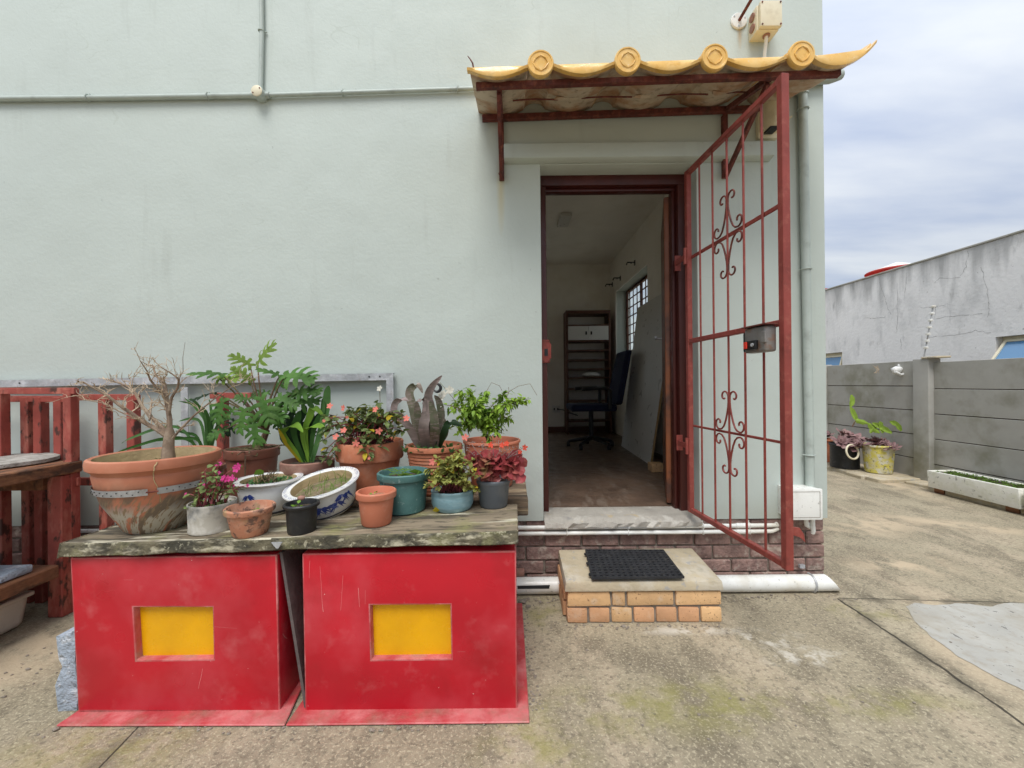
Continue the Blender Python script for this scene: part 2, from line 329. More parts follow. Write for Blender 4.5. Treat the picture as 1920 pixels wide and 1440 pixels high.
plank_e = mat('mouldy_plank_edge', (0.115, 0.100, 0.062), 0.95, 0.4, 12, [((0.44, 0.40, 0.29), 14, 0.60, 0.68, 0.8, (.5, 1, 1.6)), ((0.030, 0.028, 0.020), 11, 0.49, 0.61, 0.85, (.6, 1, 1.3)), ((0.22, 0.21, 0.10), 9, 0.56, 0.70, 0.6), ((0.40, 0.37, 0.26), 40, 0.62, 0.70, 0.7)], 0.9, 40, dist=0.012)
plank_b = mat('dark_plank', (0.17, 0.12, 0.075), 0.9, 0.3, 6, [((0.40, 0.32, 0.20), 8, 0.54, 0.66, 0.8, (.2, 2.2, 2.2)), ((0.045, 0.034, 0.025), 8, 0.52, 0.66, 0.85, (.2, 2, 2.5))], 1.0, 26, stretch=(.12, 2, 2), dist=0.02)
stone_blue = mat('blue_grey_concrete', (0.34, 0.39, 0.45), 0.95, 0.2, 12, [((0.62, 0.64, 0.66), 13, 0.58, 0.66, 0.7), ((0.16, 0.17, 0.19), 40, 0.62, 0.70, 0.7)], 0.8, 45)
old_red = mat('peeling_red_paint', (0.30, 0.062, 0.045), 0.6, 0.2, 8, [((0.46, 0.17, 0.12), 12, 0.54, 0.68, 0.7, (1, 1, .4)), ((0.05, 0.025, 0.018), 15, 0.60, 0.67, 0.9, (1, 1, .5))], 0.35, 40, dist=0.006)
rust_wood = mat('rusty_brown_timber', (0.165, 0.068, 0.034), 0.85, 0.3, 7, [((0.30, 0.135, 0.06), 9, 0.52, 0.68, 0.7, (2, .5, 2)), ((0.04, 0.022, 0.015), 10, 0.54, 0.66, 0.85, (2, .5, 1))], 0.5, 30, dist=0.01)
stone_disc = mat('grey_stone', (0.32, 0.30, 0.27), 0.9, 0.2, 12, [((0.52, 0.50, 0.45), 14, 0.55, 0.7, 0.6), ((0.16, 0.14, 0.12), 16, 0.58, 0.7, 0.6)], 0.5, 50)
tub_m = mat('dirty_white_tub', (0.56, 0.53, 0.46), 0.5, 0.08, 5, [((0.30, 0.27, 0.21), 4, 0.55, 0.75, 0.6)], 0.08, 40)
terra = mat('terracotta', (0.45, 0.155, 0.078), 0.85, 0.12, 7, [((0.50, 0.26, 0.17), 6, 0.54, 0.74, 0.6), ((0.24, 0.09, 0.055), 8, 0.60, 0.76, 0.5)], 0.2, 50, dist=0.006)
terra_dirty = mat('mouldy_terracotta', (0.47, 0.205, 0.12), 0.8, 0.15, 8, [((0.57, 0.36, 0.25), 8, 0.54, 0.7, 0.6), ((0.085, 0.06, 0.05), 14, 0.56, 0.66, 0.8), ((0.30, 0.25, 0.12), 9, 0.6, 0.72, 0.5)], 0.3, 50, dist=0.006)
terra_pl = mat('terracotta_plastic', (0.51, 0.17, 0.095), 0.6, 0.06, 6, [((0.56, 0.30, 0.22), 5, 0.58, 0.76, 0.5)], 0.05, 40)
brown_pl = mat('brown_plastic', (0.255, 0.095, 0.060), 0.5, 0.1, 6, [((0.34, 0.17, 0.12), 5, 0.55, 0.75, 0.5)], 0.06, 40)
brown_gr = mat('dusty_brown_pot', (0.30, 0.155, 0.115), 0.75, 0.1, 6, [((0.38, 0.25, 0.19), 6, 0.54, 0.72, 0.6)], 0.12, 40)
bowl_in = mat('bowl_inside', (0.46, 0.345, 0.185), 0.9, 0.15, 8, [((0.24, 0.19, 0.09), 9, 0.55, 0.72, 0.6)], 0.3, 40)
white_cer = mat('white_ceramic', (0.70, 0.70, 0.67), 0.22, 0.04, 6, [((0.50, 0.46, 0.38), 6, 0.62, 0.78, 0.5)], 0.03, 40)
blue_ink = mat('blue_brush_ink', (0.035, 0.06, 0.25), 0.3, 0.4, 25, [((0.15, 0.2, 0.42), 30, 0.55, 0.7, 0.5)], 0.03, 40)
navy_ink = mat('dark_base_ink', (0.03, 0.032, 0.045), 0.35, 0.3, 20, [], 0.03, 40)
grey_cyl = mat('chalky_white_pot', (0.37, 0.345, 0.29), 0.8, 0.12, 6, [((0.62, 0.60, 0.55), 7, 0.54, 0.7, 0.6), ((0.10, 0.11, 0.12), 4, 0.56, 0.70, 0.75)], 0.2, 40, dist=0.005)
black_pot = mat('black_pot_plastic', (0.016, 0.0165, 0.018), 0.45, 0.3, 10, [((0.07, 0.068, 0.062), 9, 0.60, 0.76, 0.5)], 0.1, 60)
teal_pot = mat('teal_plastic', (0.070, 0.165, 0.155), 0.5, 0.12, 6, [((0.28, 0.38, 0.36), 22, 0.64, 0.72, 0.5), ((0.045, 0.11, 0.105), 6, 0.55, 0.75, 0.5)], 0.1, 30)
blue_pot = mat('pale_blue_glaze', (0.20, 0.335, 0.375), 0.38, 0.1, 5, [((0.32, 0.45, 0.47), 8, 0.5, 0.7, 0.5, (1, 1, 4)), ((0.12, 0.2, 0.22), 8, 0.62, 0.76, 0.5)], 0.1, 14, stretch=(1, 1, 3))
grey_pot = mat('grey_plastic', (0.105, 0.12, 0.135), 0.5, 0.08, 6, [((0.18, 0.185, 0.185), 6, 0.56, 0.76, 0.5)], 0.05, 40)
soil = mat('soil', (0.052, 0.036, 0.024), 0.95, 0.5, 40, [((0.15, 0.11, 0.07), 50, 0.55, 0.68, 0.7)], 1.0, 70, dist=0.02)
soil_dry = mat('dry_mossy_soil', (0.20, 0.155, 0.09), 0.95, 0.4, 30, [((0.13, 0.17, 0.045), 18, 0.52, 0.66, 0.8), ((0.36, 0.30, 0.2), 50, 0.6, 0.7, 0.6)], 1.0, 60, dist=0.02)
bark = mat('grey_bark', (0.23, 0.165, 0.115), 0.9, 0.3, 25, [((0.46, 0.37, 0.28), 20, 0.55, 0.7, 0.6), ((0.11, 0.07, 0.05), 18, 0.58, 0.72, 0.7)], 0.6, 50, stretch=(1, 1, .35), dist=0.006)
twig = mat('pale_twig', (0.44, 0.34, 0.235), 0.85, 0.3, 30, [], 0.2, 60)
stem_br = mat('brown_stem', (0.15, 0.09, 0.055), 0.8, 0.3, 25, [((0.16, 0.18, 0.06), 12, 0.5, 0.7, 0.6)], 0.2, 60)
stem_red = mat('red_stem', (0.24, 0.055, 0.06), 0.6, 0.3, 25, [], 0.1, 60)
def leafm(name, c, var=0.25, rough=0.42, layers=(), vs=9):
    return mat(name, c, rough + .08, var, vs, layers, 0.12, 45, rnd=0.18, sss=0.0, dist=0.004, spec=0.22)
def thin(m, f=0.28):                 # light glows through thin leaves and petals
    N, L, B = mkit(m); tr = N.new('ShaderNodeBsdfTranslucent'); mxs = N.new('ShaderNodeMixShader'); mxs.inputs[0].default_value = f
    L.new(B.inputs['Base Color'].links[0].from_socket, tr.inputs['Color']); L.new(B.outputs[0], mxs.inputs[1]); L.new(tr.outputs[0], mxs.inputs[2])
    L.new(mxs.outputs[0], N['Material Output'].inputs['Surface']); return m
g_phil = leafm('philodendron_green', (0.065, 0.150, 0.030), 0.35, 0.40, [((0.13, 0.23, 0.06), 14, 0.54, 0.76, 0.6)])
g_phil_y = leafm('young_leaf_green', (0.17, 0.26, 0.045), 0.25, 0.4)
g_cliv = leafm('strap_leaf_green', (0.045, 0.12, 0.028), 0.3, 0.32)
g_lime = leafm('lime_leaf', (0.17, 0.31, 0.04), 0.22, 0.4)
g_dark = leafm('dark_leaf', (0.022, 0.05, 0.02), 0.3, 0.4)
g_spid = leafm('arching_leaf_green', (0.085, 0.19, 0.06), 0.3, 0.4)
g_beg = leafm('begonia_green', (0.19, 0.25, 0.085), 0.5, 0.5, [((0.26, 0.13, 0.08), 9, 0.60, 0.74, 0.5), ((0.06, 0.10, 0.04), 14, 0.55, 0.68, 0.6)], 30)
g_yel = leafm('yellowed_leaf', (0.52, 0.40, 0.03), 0.2, 0.5)
g_olive = leafm('yellow_green_leaf', (0.34, 0.36, 0.095), 0.3, 0.45, [((0.42, 0.33, 0.08), 14, 0.54, 0.7, 0.6)], 25)
g_shrub = leafm('bright_shrub_leaf', (0.26, 0.40, 0.05), 0.3, 0.42, [((0.11, 0.22, 0.035), 10, 0.5, 0.66, 0.7)], 25)
brom = leafm('mottled_bromeliad', (0.175, 0.145, 0.115), 0.3, 0.45, [((0.10, 0.12, 0.065), 9, 0.5, 0.62, 0.7), ((0.30, 0.24, 0.22), 26, 0.56, 0.66, 0.7, (1, 1, 4))])
brom_p = leafm('purple_grey_bromeliad', (0.185, 0.15, 0.135), 0.3, 0.42, [((0.34, 0.26, 0.25), 14, 0.55, 0.68, 0.7, (1, 1, 4))])
succ_red = leafm('red_succulent', (0.21, 0.036, 0.038), 0.3, 0.32, [((0.40, 0.15, 0.11), 16, 0.55, 0.7, 0.6), ((0.15, 0.15, 0.05), 9, 0.62, 0.74, 0.6)])
succ_pur = leafm('purple_succulent', (0.22, 0.125, 0.125), 0.3, 0.45, [((0.34, 0.25, 0.22), 16, 0.55, 0.7, 0.6)])
cact = leafm('cactus_green', (0.22, 0.33, 0.05), 0.25, 0.45)
moss = leafm('moss_green', (0.12, 0.21, 0.035), 0.4, 0.8)
fl_sal = leafm('salmon_petal', (0.68, 0.20, 0.155), 0.1, 0.5)
fl_red = leafm('orange_red_petal', (0.75, 0.09, 0.05), 0.1, 0.5)
fl_pink = leafm('magenta_petal', (0.72, 0.07, 0.30), 0.12, 0.5)
fl_white = leafm('white_petal', (0.75, 0.72, 0.62), 0.1, 0.5)
for _m in (g_phil, g_phil_y, g_cliv, g_lime, g_dark, g_spid, g_beg, g_yel, g_olive, g_shrub, moss, fl_sal, fl_red, fl_pink, fl_white): thin(_m)
fence_m = mat('precast_grey_paint', (0.385, 0.375, 0.345), 0.75, 0.08, 2.5, [((0.31, 0.297, 0.26), 3, 0.54, 0.72, 0.5), ((0.17, 0.168, 0.10), 2.2, 0.56, 0.74, 0.6), ((0.33, 0.32, 0.30), 50, 0.68, 0.73, 0.4)], 0.2, 60, dist=0.006)
neigh_m = mat('weathered_white_render', (0.81, 0.80, 0.785), 0.85, 0.05, 1.2, [((0.44, 0.445, 0.44), 2.6, 0.56, 0.78, 0.55, (1, 1, .45)), ((0.22, 0.215, 0.21), 5, 0.66, 0.80, 0.55, (1, 1, .35)), ((0.14, 0.13, 0.12), 16, 0.73, 0.78, 0.55)], 0.3, 20)
styro = mat('white_foam_planter', (0.80, 0.79, 0.72), 0.85, 0.05, 6, [((0.58, 0.58, 0.40), 6, 0.52, 0.72, 0.6), ((0.22, 0.21, 0.17), 22, 0.64, 0.70, 0.6)], 0.5, 70, dist=0.01)
bucket_m = mat('yellow_white_bucket', (0.58, 0.53, 0.33), 0.6, 0.1, 7, [((0.62, 0.54, 0.07), 5, 0.47, 0.58, 0.85), ((0.60, 0.58, 0.52), 7, 0.56, 0.64, 0.8), ((0.10, 0.09, 0.06), 12, 0.62, 0.70, 0.7)], 0.2, 40)
bag_m = mat('white_bag', (0.74, 0.74, 0.72), 0.4, 0.05, 10, [], 0.3, 30)
pane_m = mat('window_glass', (0.10, 0.24, 0.42), 0.06, 0.05, 2, [], 0.01, 5, spec=0.9)  # blue base colour stands in for sky mirrored in the pane
floor_m = mat('worn_brown_floor', (0.15, 0.098, 0.068), 0.42, 0.25, 4, [((0.24, 0.19, 0.15), 6, 0.57, 0.68, 0.6, (2, .5, 1)), ((0.05, 0.035, 0.028), 3, 0.55, 0.75, 0.6)], 0.15, 30)
shelf_m = mat('dark_shelf_wood', (0.10, 0.035, 0.018), 0.5, 0.3, 8, [], 0.1, 40, stretch=(1, 1, .15))
white_fl = mat('white_melamine', (0.66, 0.65, 0.61), 0.35, 0.04, 3, [], 0.02, 40)
chair_m = mat('navy_fabric', (0.010, 0.014, 0.042), 0.9, 0.2, 30, [], 0.3, 200)
chip_m = mat('chipboard_edge', (0.40, 0.27, 0.13), 0.9, 0.2, 60, [], 0.3, 90)
glass_w = bpy.data.materials.new('frosted_window_pane'); glass_w.use_nodes = True
_N, _L, _B = mkit(glass_w); _N.remove(_B)
_t = _N.new('ShaderNodeBsdfTransparent'); _t.inputs[0].default_value = (0.95, 0.98, 0.96, 1)
_tr = _N.new('ShaderNodeBsdfTranslucent'); _tr.inputs[0].default_value = (0.95, 0.97, 0.95, 1)
_gl = _N.new('ShaderNodeBsdfGlossy'); _gl.inputs['Roughness'].default_value = 0.15
_m1 = _N.new('ShaderNodeMixShader'); _m1.inputs[0].default_value = 0.12; _L.new(_t.outputs[0], _m1.inputs[1]); _L.new(_tr.outputs[0], _m1.inputs[2])
_m2 = _N.new('ShaderNodeMixShader'); _m2.inputs[0].default_value = 0.06; _L.new(_m1.outputs[0], _m2.inputs[1]); _L.new(_gl.outputs[0], _m2.inputs[2])
_L.new(_m2.outputs[0], _N['Material Output'].inputs['Surface'])
patch_m = mat('pale_cement_patch', (0.40, 0.39, 0.35), 0.9, 0.10, 5, [((0.33, 0.30, 0.24), 4, 0.50, 0.70, 0.7), ((0.30, 0.26, 0.2), 22, 0.56, 0.70, 0.4), ((0.11, 0.105, 0.10), 30, 0.70, 0.72, 0.75, (1.2, .8, 1))], 0.3, 70, dist=0.008)
red_roof = mat('red_roof_paint', (0.42, 0.05, 0.035), 0.6, 0.1, 5, [], 0.1, 40)
# ================================================================== GROUND
def ground_material():
    m = bpy.data.materials.new('stained_concrete_yard'); m.use_nodes = True
    N, L, B = mkit(m)
    t = N.new('ShaderNodeTexCoord'); vec = t.outputs['Object']
    def noise(scale, det=4, rg=0.6, st=(1, 1, 1), w=0.0, rot=0.0):
        det = min(det, 4)
        q = N.new('ShaderNodeMapping'); q.inputs['Scale'].default_value = st; q.inputs['Location'].default_value = (w, w * 1.3, w); q.inputs['Rotation'].default_value = (0, 0, rot)
        L.new(vec, q.inputs[0]); n = N.new('ShaderNodeTexNoise'); n.inputs['Scale'].default_value = scale; n.inputs['Detail'].default_value = det; n.inputs['Roughness'].default_value = rg
        L.new(q.outputs[0], n.inputs['Vector']); return n.outputs['Fac']
    def mr(x, a, b, c=0.0, d=1.0):
        q = N.new('ShaderNodeMapRange'); q.interpolation_type = 'SMOOTHSTEP'
        for k, val in (('From Min', a), ('From Max', b), ('To Min', c), ('To Max', d)): q.inputs[k].default_value = val
        L.new(x, q.inputs['Value']); return q.outputs[0]
    def mix(f, a, b):
        q = N.new('ShaderNodeMix'); q.data_type = 'RGBA'; L.new(f, q.inputs['Factor'])
        for k, x in (('A', a), ('B', b)):
            if isinstance(x, tuple): q.inputs[k].default_value = (*x, 1)
            else: L.new(x, q.inputs[k])
        return q.outputs['Result']
    def math_(op, a, b=None):
        q = N.new('ShaderNodeMath'); q.operation = op
        for i, x in enumerate((a, b)):
            if x is None: continue
            if isinstance(x, (int, float)): q.inputs[i].default_value = x
            else: L.new(x, q.inputs[i])
        return q.outputs[0]
    def blob(c, rx, ry, rot=0.0):
        q = N.new('ShaderNodeMapping'); q.vector_type = 'TEXTURE'; q.inputs['Location'].default_value = (c[0], c[1], 0); q.inputs['Rotation'].default_value = (0, 0, rot); q.inputs['Scale'].default_value = (rx, ry, 1)
        L.new(vec, q.inputs[0]); ln = N.new('ShaderNodeVectorMath'); ln.operation = 'LENGTH'; L.new(q.outputs[0], ln.inputs[0])
        return mr(ln.outputs['Value'], 1.0, 0.0)
    def line(a, b, w, wig=0.02, ext=0.0):
        a, b = V(a), V(b); dr = (b - a).normalized(); nm = V((-dr.y, dr.x, 0)); ln_ = (b - a).length + ext
        d1 = N.new('ShaderNodeVectorMath'); d1.operation = 'DOT_PRODUCT'; L.new(vec, d1.inputs[0]); d1.inputs[1].default_value = nm
        d2 = N.new('ShaderNodeVectorMath'); d2.operation = 'DOT_PRODUCT'; L.new(vec, d2.inputs[0]); d2.inputs[1].default_value = dr
        off = math_('SUBTRACT', d1.outputs['Value'], nm.dot(a))
        nz = math_('MULTIPLY', math_('SUBTRACT', noise(3.5, 5), 0.5), wig * 2)
        ad = math_('ABSOLUTE', math_('ADD', off, nz))
        thick = math_('MULTIPLY', noise(6, 3, w=5.0), w * 2)
        core = math_('LESS_THAN', ad, thick)
        tt = math_('SUBTRACT', d2.outputs['Value'], dr.dot(a))
        lim = math_('MULTIPLY', math_('GREATER_THAN', tt, 0.0), math_('LESS_THAN', tt, ln_))
        return math_('MULTIPLY', core, lim), math_('MULTIPLY', mr(ad, 0.10, 0.0), lim)
    col = mix(mr(noise(1.4), 0.3, 0.7), (0.258, 0.22, 0.152), (0.37, 0.318, 0.222))
    col = mix(mr(noise(2.1, 8, 0.65, (1.6, .55, 1), 3, 0.35), 0.50, 0.64, 0, 0.75), col, (0.42, 0.345, 0.245))
    col = mix(mr(noise(3.4, 8, 0.68, (1.2, .7, 1), 11, 0.3), 0.48, 0.64, 0, 0.7), col, (0.165, 0.138, 0.096))
    col = mix(mr(noise(38, 4, 0.7, w=2), 0.51, 0.62, 0, 0.6), col, (0.135, 0.115, 0.082))
    col = mix(mr(noise(85, 3, 0.7, w=7), 0.53, 0.62, 0, 0.65), col, (0.50, 0.44, 0.31))
    # pale sandy wash in the side yard
    for (u, v, rx, ry, ro) in ((1640, 985, 0.9, 0.35, 0.3), (1800, 985, 0.9, 0.22, -.5), (1690, 1060, 0.55, 0.28, 0.1), (1660, 905, 0.25, 1.2, -.2), (1790, 1190, 0.25, 0.75, -.55), (60, 1220, 0.35, 0.5, 0.3)):
        c = PZ(u, v, 0); col = mix(math_('MULTIPLY', blob(c, rx, ry, ro), mr(noise(4.2, 7, 0.65, w=u * .01), 0.42, 0.58, 0, 1.0)), col, (0.50, 0.40, 0.275))
    # moss
    for (u, v, rx, ry) in ((1330, 1320, 0.55, 0.22), (1160, 1330, 0.5, 0.2), (1650, 1145, 0.5, 0.14), (1020, 1150, 0.16, 0.22), (1640, 1320, 0.5, 0.12), (1000, 1400, 0.3, 0.25), (200, 1400, 0.5, .2)):
        c = PZ(u, v, 0); col = mix(math_('MULTIPLY', blob(c, rx, ry), mr(noise(7, 7, 0.7, w=v * .01), 0.40, 0.66, 0, 0.75)), col, (0.25, 0.235, 0.075))
    # lime bloom by the step
    for (u, v, rx, ry) in ((1290, 1182, 0.38, 0.06), (1420, 1200, 0.35, 0.12), (1500, 1230, 0.3, 0.1)):
        c = PZ(u, v, 0); col = mix(math_('MULTIPLY', blob(c, rx, ry), mr(noise(9, 8, 0.7, w=u * .02), 0.46, 0.60, 0, 0.9)), col, (0.58, 0.54, 0.46))
    # dark aggregate specks
    vo = N.new('ShaderNodeTexVoronoi'); vo.inputs['Scale'].default_value = 34; L.new(vec, vo.inputs['Vector'])
    sp = math_('MULTIPLY', mr(vo.outputs['Distance'], 0.26, 0.12), mr(noise(5, 5, w=21), 0.54, 0.64))
    col = mix(math_('MULTIPLY', sp, 0.55), col, (0.085, 0.08, 0.072))
    lines = [line(PZ(1572, 1122, 0), PZ(1925, 1362, 0), 0.0065, 0.035, 2.0), line(PZ(1572, 1121, 0), PZ(1930, 1131, 0), 0.0035, 0.012, 3.0),
             line(PZ(262, 1362, 0), PZ(185, 1440, 0), 0.0028, 0.02, 1.0)]
    crack = None
    for core, halo in lines:
        col = mix(math_('MULTIPLY', halo, mr(noise(9, 5, w=31), 0.40, 0.62, 0, 0.7)), col, (0.115, 0.10, 0.07))
        crack = core if crack is None else math_('MAXIMUM', crack, core)
    col = mix(math_('MULTIPLY', crack, 0.92), col, (0.035, 0.03, 0.022))
    L.new(col, B.inputs['Base Color'])
    B.inputs['Roughness'].default_value = 0.88; B.inputs['Specular IOR Level'].default_value = 0.3
    h = math_('ADD', math_('MULTIPLY', noise(60, 4, 0.7, w=4), 1.0), math_('MULTIPLY', noise(6, 4, w=8), 1.6))
    h = math_('SUBTRACT', h, math_('MULTIPLY', crack, 2.5)); h = math_('SUBTRACT', h, math_('MULTIPLY', sp, 0.5))
    bp = N.new('ShaderNodeBump'); bp.inputs['Strength'].default_value = 0.55; bp.inputs['Distance'].default_value = 0.012
    L.new(h, bp.inputs['Height']); L.new(bp.outputs[0], B.inputs['Normal'])
    return m
g = MB(); g.add([(-90, -90, 0), (90, -90, 0), (90, 90, 0), (-90, 90, 0)], [(0, 1, 2, 3)])
tag(g.build('ground', ground_material()), kind='structure')
# pale repair patch
rn = random.Random(5); out = [(1698, 1138), (1712, 1130), (1750, 1133), (1800, 1131), (1850, 1136), (1890, 1128), (1960, 1132), (2060, 1150), (2110, 1260), (2040, 1330), (1930, 1298), (1870, 1270), (1800, 1232), (1745, 1195), (1715, 1165)]
poly = []
for i, (u, v) in enumerate(out):
    a, b = PZ(u, v, 0.002), PZ(*out[(i + 1) % len(out)], 0.002)
    for k in range(12):
        q = a.lerp(b, k / 12); nz = mnoise.noise_vector(q * 6) * 0.022 + mnoise.noise_vector(q * 28) * 0.006; poly.append((q.x + nz.x, q.y + nz.y, 0.002))
g = MB(); g.add(poly, [list(range(len(poly)))]); g.open = True
tag(g.build('cement_patch', patch_m), kind='structure')
# raised broken kerb along the boundary wall
g = MB(); rn = random.Random(9)
ys = [-0.3, 0.5, 1.3, 2.1, 2.42, 2.62, 2.9, 3.4, 4.2, 5.2, 7.0]
for i in range(len(ys) - 1):
    x0 = 4.44 if ys[i] > 2.3 else 4.72; x0 += rn.uniform(-.03, .03); z1 = 0.05 + rn.uniform(-.012, .008)
    g.box((x0, ys[i] + .006, -0.02), (5.10, ys[i + 1] - .006, z1))
tag(g.build('kerb', cement, bevel=0.012, wobble=(0.012, 9)), kind='structure')

# ================================================================== HOUSE
DX0, DX1, DZ1 = 0.1875, 1.150, 2.60       # doorway
FZ = 0.42                                  # room floor level
house = thing('house', (0, 0, 0), 'sage green plastered house with dark brick plinth and open doorway', 'house')
fy = lambda p, t, q: (p, t, q)
g = slab(MB(), [-5.2, DX0, DX1, 1.94], [0.402, DZ1, 4.7], {(1, 0)}, fy, 0.0, 0.23)
g.build('wall', plaster, house, bevel=0.007, seg=2)
# right side wall with the room window and an added opening for daylight
fx = lambda p, t, q: (t, p, q)
g = slab(MB(), [0.232, 0.75, 2.05, 2.55, 4.10, 4.69], [0.402, 1.72, 2.73, 4.7], {(1, 1), (3, 1)}, fx, 1.715, 1.94)
g.mi(0); side = g.build('side_wall', plaster, house)
g = MB(); g.box((-1.62, 0.232, FZ - .2), (1.713, 4.48, FZ)); g.build('room_floor', floor_m, house)
g = MB(); g.box((-1.62, 0.232, 3.30), (1.713, 4.48, 3.45)); g.build('ceiling', plaster_in, house)
g = slab(MB(), [-1.62, -1.35, .38, 1.713], [.2, 1.25, 2.85, 3.5], {(1, 1)}, fy, 4.482, 4.68); g.build('back_wall', plaster_in, house)  # unseen opening added here to admit daylight
g = MB(); g.box((-1.80, 0.232, 0.2), (-1.622, 4.68, 3.5)); g.build('partition_wall', plaster_in, house)
g = slab(MB(), [0.245, 0.75, 2.05, 2.55, 4.10, 4.478], [FZ + .002, 1.72, 2.73, 3.298], {(1, 1), (3, 1)}, fx, 1.700, 1.7135)
g.build('lining_wall', plaster_in, house)
g = slab(MB(), [-1.6, DX0 - .01, DX1 + .01, 1.698], [FZ + .002, DZ1 + .01, 3.298], {(1, 0)}, fy, 0.2325, 0.242)
g.build('front_lining_wall', plaster_in, house)
g = MB(); g.box((-5.2, 0.01, 4.705), (2.05, 4.95, 4.85)); g.build('roof_slab', plaster, house)
g = MB(); g.box((-1.6, 4.44, FZ + .001), (1.69, 4.478, FZ + .09)); g.build('skirting_board', shelf_m, house)
# room window in the side wall: frame, bars, panes
def side_window(y0, y1, mids, subs):
    w = MB()
    for y in [y0 + .03] + mids + [y1 - .03]: w.box((1.865, y - .022, 1.722), (1.895, y + .022, 2.728))
    for z in (1.742, 2.708): w.box((1.862, y0 + .01, z - .02), (1.898, y1 - .01, z + .02))
    w = w.build('window', shelf_m, house)
    for z in (1.88, 2.02, 2.16, 2.30, 2.44, 2.58): MB().box((1.872, y0 + .03, z - .006), (1.888, y1 - .03, z + .006)).build('glazing_bar', rust, w)
    for y in subs: MB().box((1.874, y - .006, 1.74), (1.886, y + .006, 2.71)).build('glazing_bar', rust, w)
    ed = [y0 + .03] + mids + [y1 - .03]
    for a_, b_ in zip(ed[:-1], ed[1:]): MB().box((1.899, a_ + .02, 1.745), (1.903, b_ - .02, 2.705)).build('pane', glass_w, w)
side_window(2.55, 4.10, [3.35], [2.77, 2.97, 3.16, 3.55, 3.74, 3.92])
side_window(0.75, 2.05, [1.40], [.97, 1.18, 1.62, 1.84])  # extra window, out of view, added to let daylight into the room
added_window = MB()  # back window added out of view to brighten the room
for x in (-1.32, -.485, .35): added_window.box((x - .022, 4.60, 1.252), (x + .022, 4.63, 2.848))
for z in (1.272, 2.828): added_window.box((-1.34, 4.597, z - .02), (.37, 4.633, z + .02))
added_window = added_window.build('window', shelf_m, house)
for a_, b_ in ((-1.30, -.505), (-.465, .33)): MB().box((a_, 4.636, 1.28), (b_, 4.640, 2.82)).build('pane', glass_w, added_window)
# lintel band and sill
g = MB(); g.hexa([(-.035, -.055, 2.615), (1.60, -.055, 2.615), (1.60, -.002, 2.602), (-.035, -.002, 2.602), (-.035, -.05, 2.705), (1.60, -.05, 2.705), (1.60, -.002, 2.715), (-.035, -.002, 2.715)])
g.build('lintel', plaster, house, bevel=0.007, seg=2)
g = MB(); n = 28
top, rn = [], random.Random(3)
xs = [DX0 + .003 + (DX1 - DX0 - .006) * i / n for i in range(n + 1)]
rows = []
for (y, z, jy, jz) in ((-.045, .375, .008, .004), (-.040, .402, .012, .006), (.03, .418, .006, .004), (.22, FZ - .001, 0, 0)):
    rows.append([(x, y + rn.uniform(-jy, jy), z + rn.uniform(-jz, jz)) for x in xs])
vs = [p for r in rows for p in r]; fs = []
for i in range(len(rows) - 1):
    for j in range(n): a = i * (n + 1) + j; fs.append((a, a + 1, a + n + 2, a + n + 1))
g.add(vs, fs); g.open = True
g.box((DX0 + .003, .0, .33), (DX1 - .003, .21, .37))
g.build('door_sill', sill_m, house)
# door frame
fr = MB()
fr.box((0.150, 0.135, FZ - .02), (0.232, 0.225, 2.534)); a = fr.build('frame_post', frame_m, house, bevel=.006, seg=2)
fr = MB(); fr.box((1.085, 0.125, FZ - .02), (1.16, 0.225, 2.534)); fr.box((1.062, 0.165, FZ - .02), (1.0845, 0.223, 2.511)); fr.build('frame_post', frame_m, house, bevel=.006, seg=2)
fr = MB(); fr.box((0.14, 0.130, 2.535), (1.165, 0.228, 2.625)); fr.box((0.14, 0.17, 2.513), (1.165, 0.226, 2.534)); fr.build('frame_head', frame_m, house, bevel=.006, seg=2)
# plaster reveal strip above frame keeps the head tucked in
sp_ = MB(); sp_.box((0.196, 0.120, 1.385), (0.246, 0.1345, 1.535)); sp_.box((0.2335, 0.122, 1.41), (0.256, 0.15, 1.51))
sp_ = sp_.build('strike_plate', oxide, house, bevel=.003)
g = MB(); g.box((0.212, 0.1165, 1.43), (0.234, 0.1195, 1.475)); g.build('latch_hole', dark, sp_)
g = MB()
for (x, z) in ((.206, 1.395), (.238, 1.395), (.206, 1.525), (.238, 1.525)): g.tube([(x, .121, z), (x, .117, z)], .005, 8)
g.build('screw', rust, sp_)
# inner door leaf, swung back into the room
h0, h1 = V((1.040, .248, 0)), V((1.290, .98, 0)); dd = (h1 - h0).normalized(); nn = V((dd.y, -dd.x, 0)) * .042
door = MB().hexa([(*(p.xy), FZ + .012) for p in (h0, h0 + nn, h1 + nn, h1)] + [(*(p.xy), 2.505) for p in (h0, h0 + nn, h1 + nn, h1)]).build('door', leaf_m, house, bevel=.004)
hp = h0.lerp(h1, .9) - nn * .02
g = MB(); g.tube([hp + V((0, 0, 1.62)), hp + V((0, 0, 1.62)) - nn * 1.2], .012, 10)
q = hp - nn * 1.2 + V((0, 0, 1.62)); g.tube([q, q - dd * .11], .010, 10); g.build('handle', steel, door, smooth=True)
